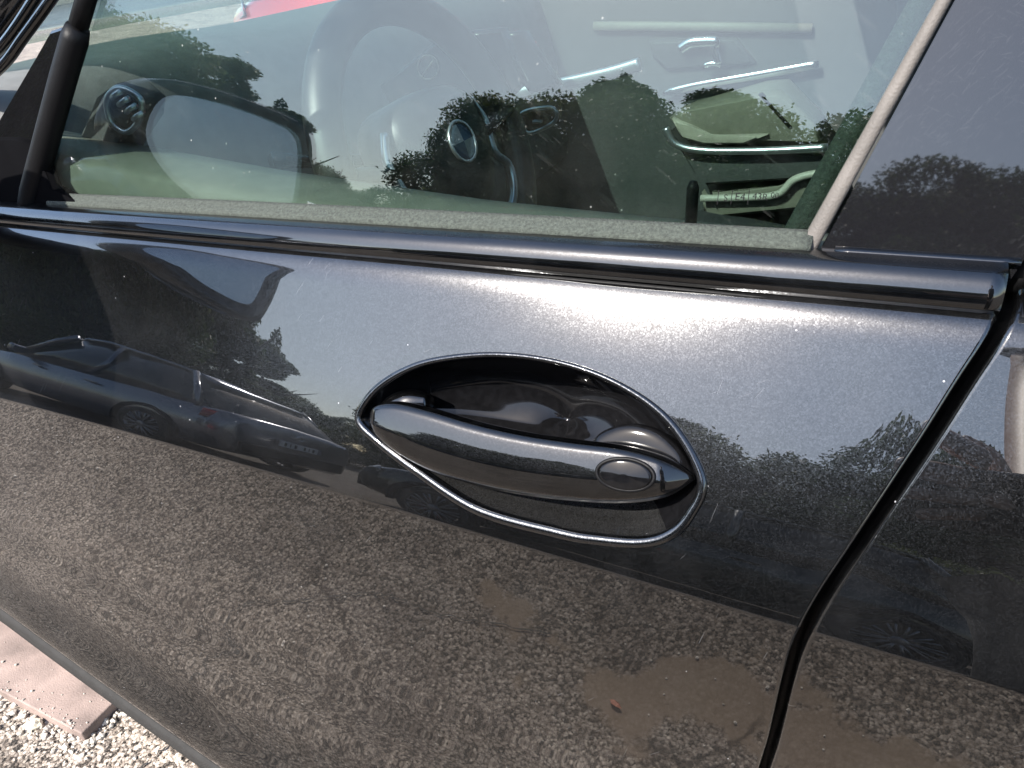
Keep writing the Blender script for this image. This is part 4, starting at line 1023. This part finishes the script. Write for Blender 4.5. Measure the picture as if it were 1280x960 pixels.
skinned("shirt", [((0, 0, .92), (0.213, 0.165), None), ((0, 0, 1.10), (0.201, 0.152), 0), ((0, .0, 1.28), (0.232, 0.171), 1), ((0, -.01, 1.41), (0.183, 0.128), 2), ((0, 0, 1.46), 0.085, 3), ((-.18, -.01, 1.39), 0.098, 3), ((-.215, .05, 1.30), 0.083, 5), ((.18, -.01, 1.39), 0.098, 3), ((.245, .0, 1.20), 0.085, 7)], M['shirt'], person)
skinned("trousers", [((0, 0, .98), (0.213, 0.165), None), ((-.10, 0, .86), 0.144, 0), ((-.115, .02, .50), 0.110, 1), ((-.115, 0, .08), 0.095, 2), ((.10, 0, .86), 0.144, 0), ((.115, .02, .50), 0.110, 4), ((.115, 0, .08), 0.095, 5)], M['trouser'], person)
for s in (-1, 1):
    skinned("shoe", [((s * .115, -.07, .045), .045, None), ((s * .115, .02, .05), .05, 0), ((s * .118, .12, .042), .045, 1), ((s * .12, .19, .03), .032, 2)], M['shoe'], person)
skinned("hair", [((0, -.03, 1.66), .085, None), ((0, .0, 1.755), (.085, .095), 0), ((0, .06, 1.765), .05, 1)], M['hair'], person)
for s in (-1, 1):
    bm = bmesh.new(); bmesh.ops.create_uvsphere(bm, u_segments=12, v_segments=8, radius=.012); o = from_bm("eye", bm, M['white'], person); o.location = (s * .03, .112, 1.665)
    skinned("ear", [((s * .085, .02, 1.68), .012, None), ((s * .092, .01, 1.66), .016, 0), ((s * .086, .02, 1.635), .01, 1)], M['skin'], person, 1)
skinned("nose", [((0, .115, 1.672), .009, None), ((0, .135, 1.635), .014, 0)], M['skin'], person, 1)
skinned("mouth", [((-.022, .112, 1.598), .005, None), ((0, .12, 1.598), .007, 0), ((.022, .112, 1.598), .005, 1)], plain("lips", (.40, .18, .15), .5), person, 1)
# left hand behind the phone, right hand hanging
hb = np.array((-.240, .335, .985))
def hand(base, dirs, palm_dir, parent):
    ch = [(tuple(base), (.034, .018), None), (tuple(base + np.array(palm_dir) * .045), (.038, .016), 0), (tuple(base + np.array(palm_dir) * .08), (.034, .014), 1)]
    skinned("palm", ch, M['skin'], parent)
    for st0, d1, d2, L in dirs:
        s_ = base + np.array(st0); d1 = np.array(d1, float); d1 /= np.linalg.norm(d1); d2 = np.array(d2, float); d2 /= np.linalg.norm(d2)
        skinned("finger", [(tuple(s_), .009, None), (tuple(s_ + d1 * L * .45), .0088, 0), (tuple(s_ + d1 * L * .45 + d2 * L * .3), .008, 1), (tuple(s_ + d1 * L * .45 + d2 * L * .55), .0065, 2)], M['skin'], parent)
hand(hb, [((-.055, .036, .052), (-1, .25, .2), (-.6, -.3, .3), .075), ((-.06, .034, .036), (-1, .25, 0), (-.6, -.3, .1), .085), ((-.058, .03, .018), (-1, .25, -.1), (-.6, -.3, 0), .08), ((-.05, .026, .002), (-1, .25, -.2), (-.6, -.3, -.1), .065), ((-.03, .0, .045), (-.6, -.2, .8), (-1, 0, .3), .065)], (-.85, .4, .35), person)
hand(np.array((.27, .08, .80)), [((-.03, .01, -.075), (-.1, .2, -1), (0, .5, -1), .085), ((-.01, .012, -.082), (0, .2, -1), (0, .5, -1), .092), ((.01, .01, -.08), (0, .2, -1), (0, .5, -1), .086), ((.028, .006, -.07), (.1, .2, -1), (0, .5, -1), .07), ((-.036, .02, -.03), (-.6, .6, -.6), (-.1, .6, -1), .07)], (0, .1, -1), person)
# the phone, its lens just behind the point of view
ph = np.array((.31, -.405, .998))
phone = box("phone", (0, 0, 0), (.150, .0085, .072), M['screen'], None, bev=.003, seg=3)
phone.matrix_world = Matrix(((CR[0], CD[0], CU[0], ph[0]), (CR[1], CD[1], CU[1], ph[1]), (CR[2], CD[2], CU[2], ph[2]), (0, 0, 0, 1)))
tag(phone, "black phone held up towards the car door by the person in dark clothes", "phone")
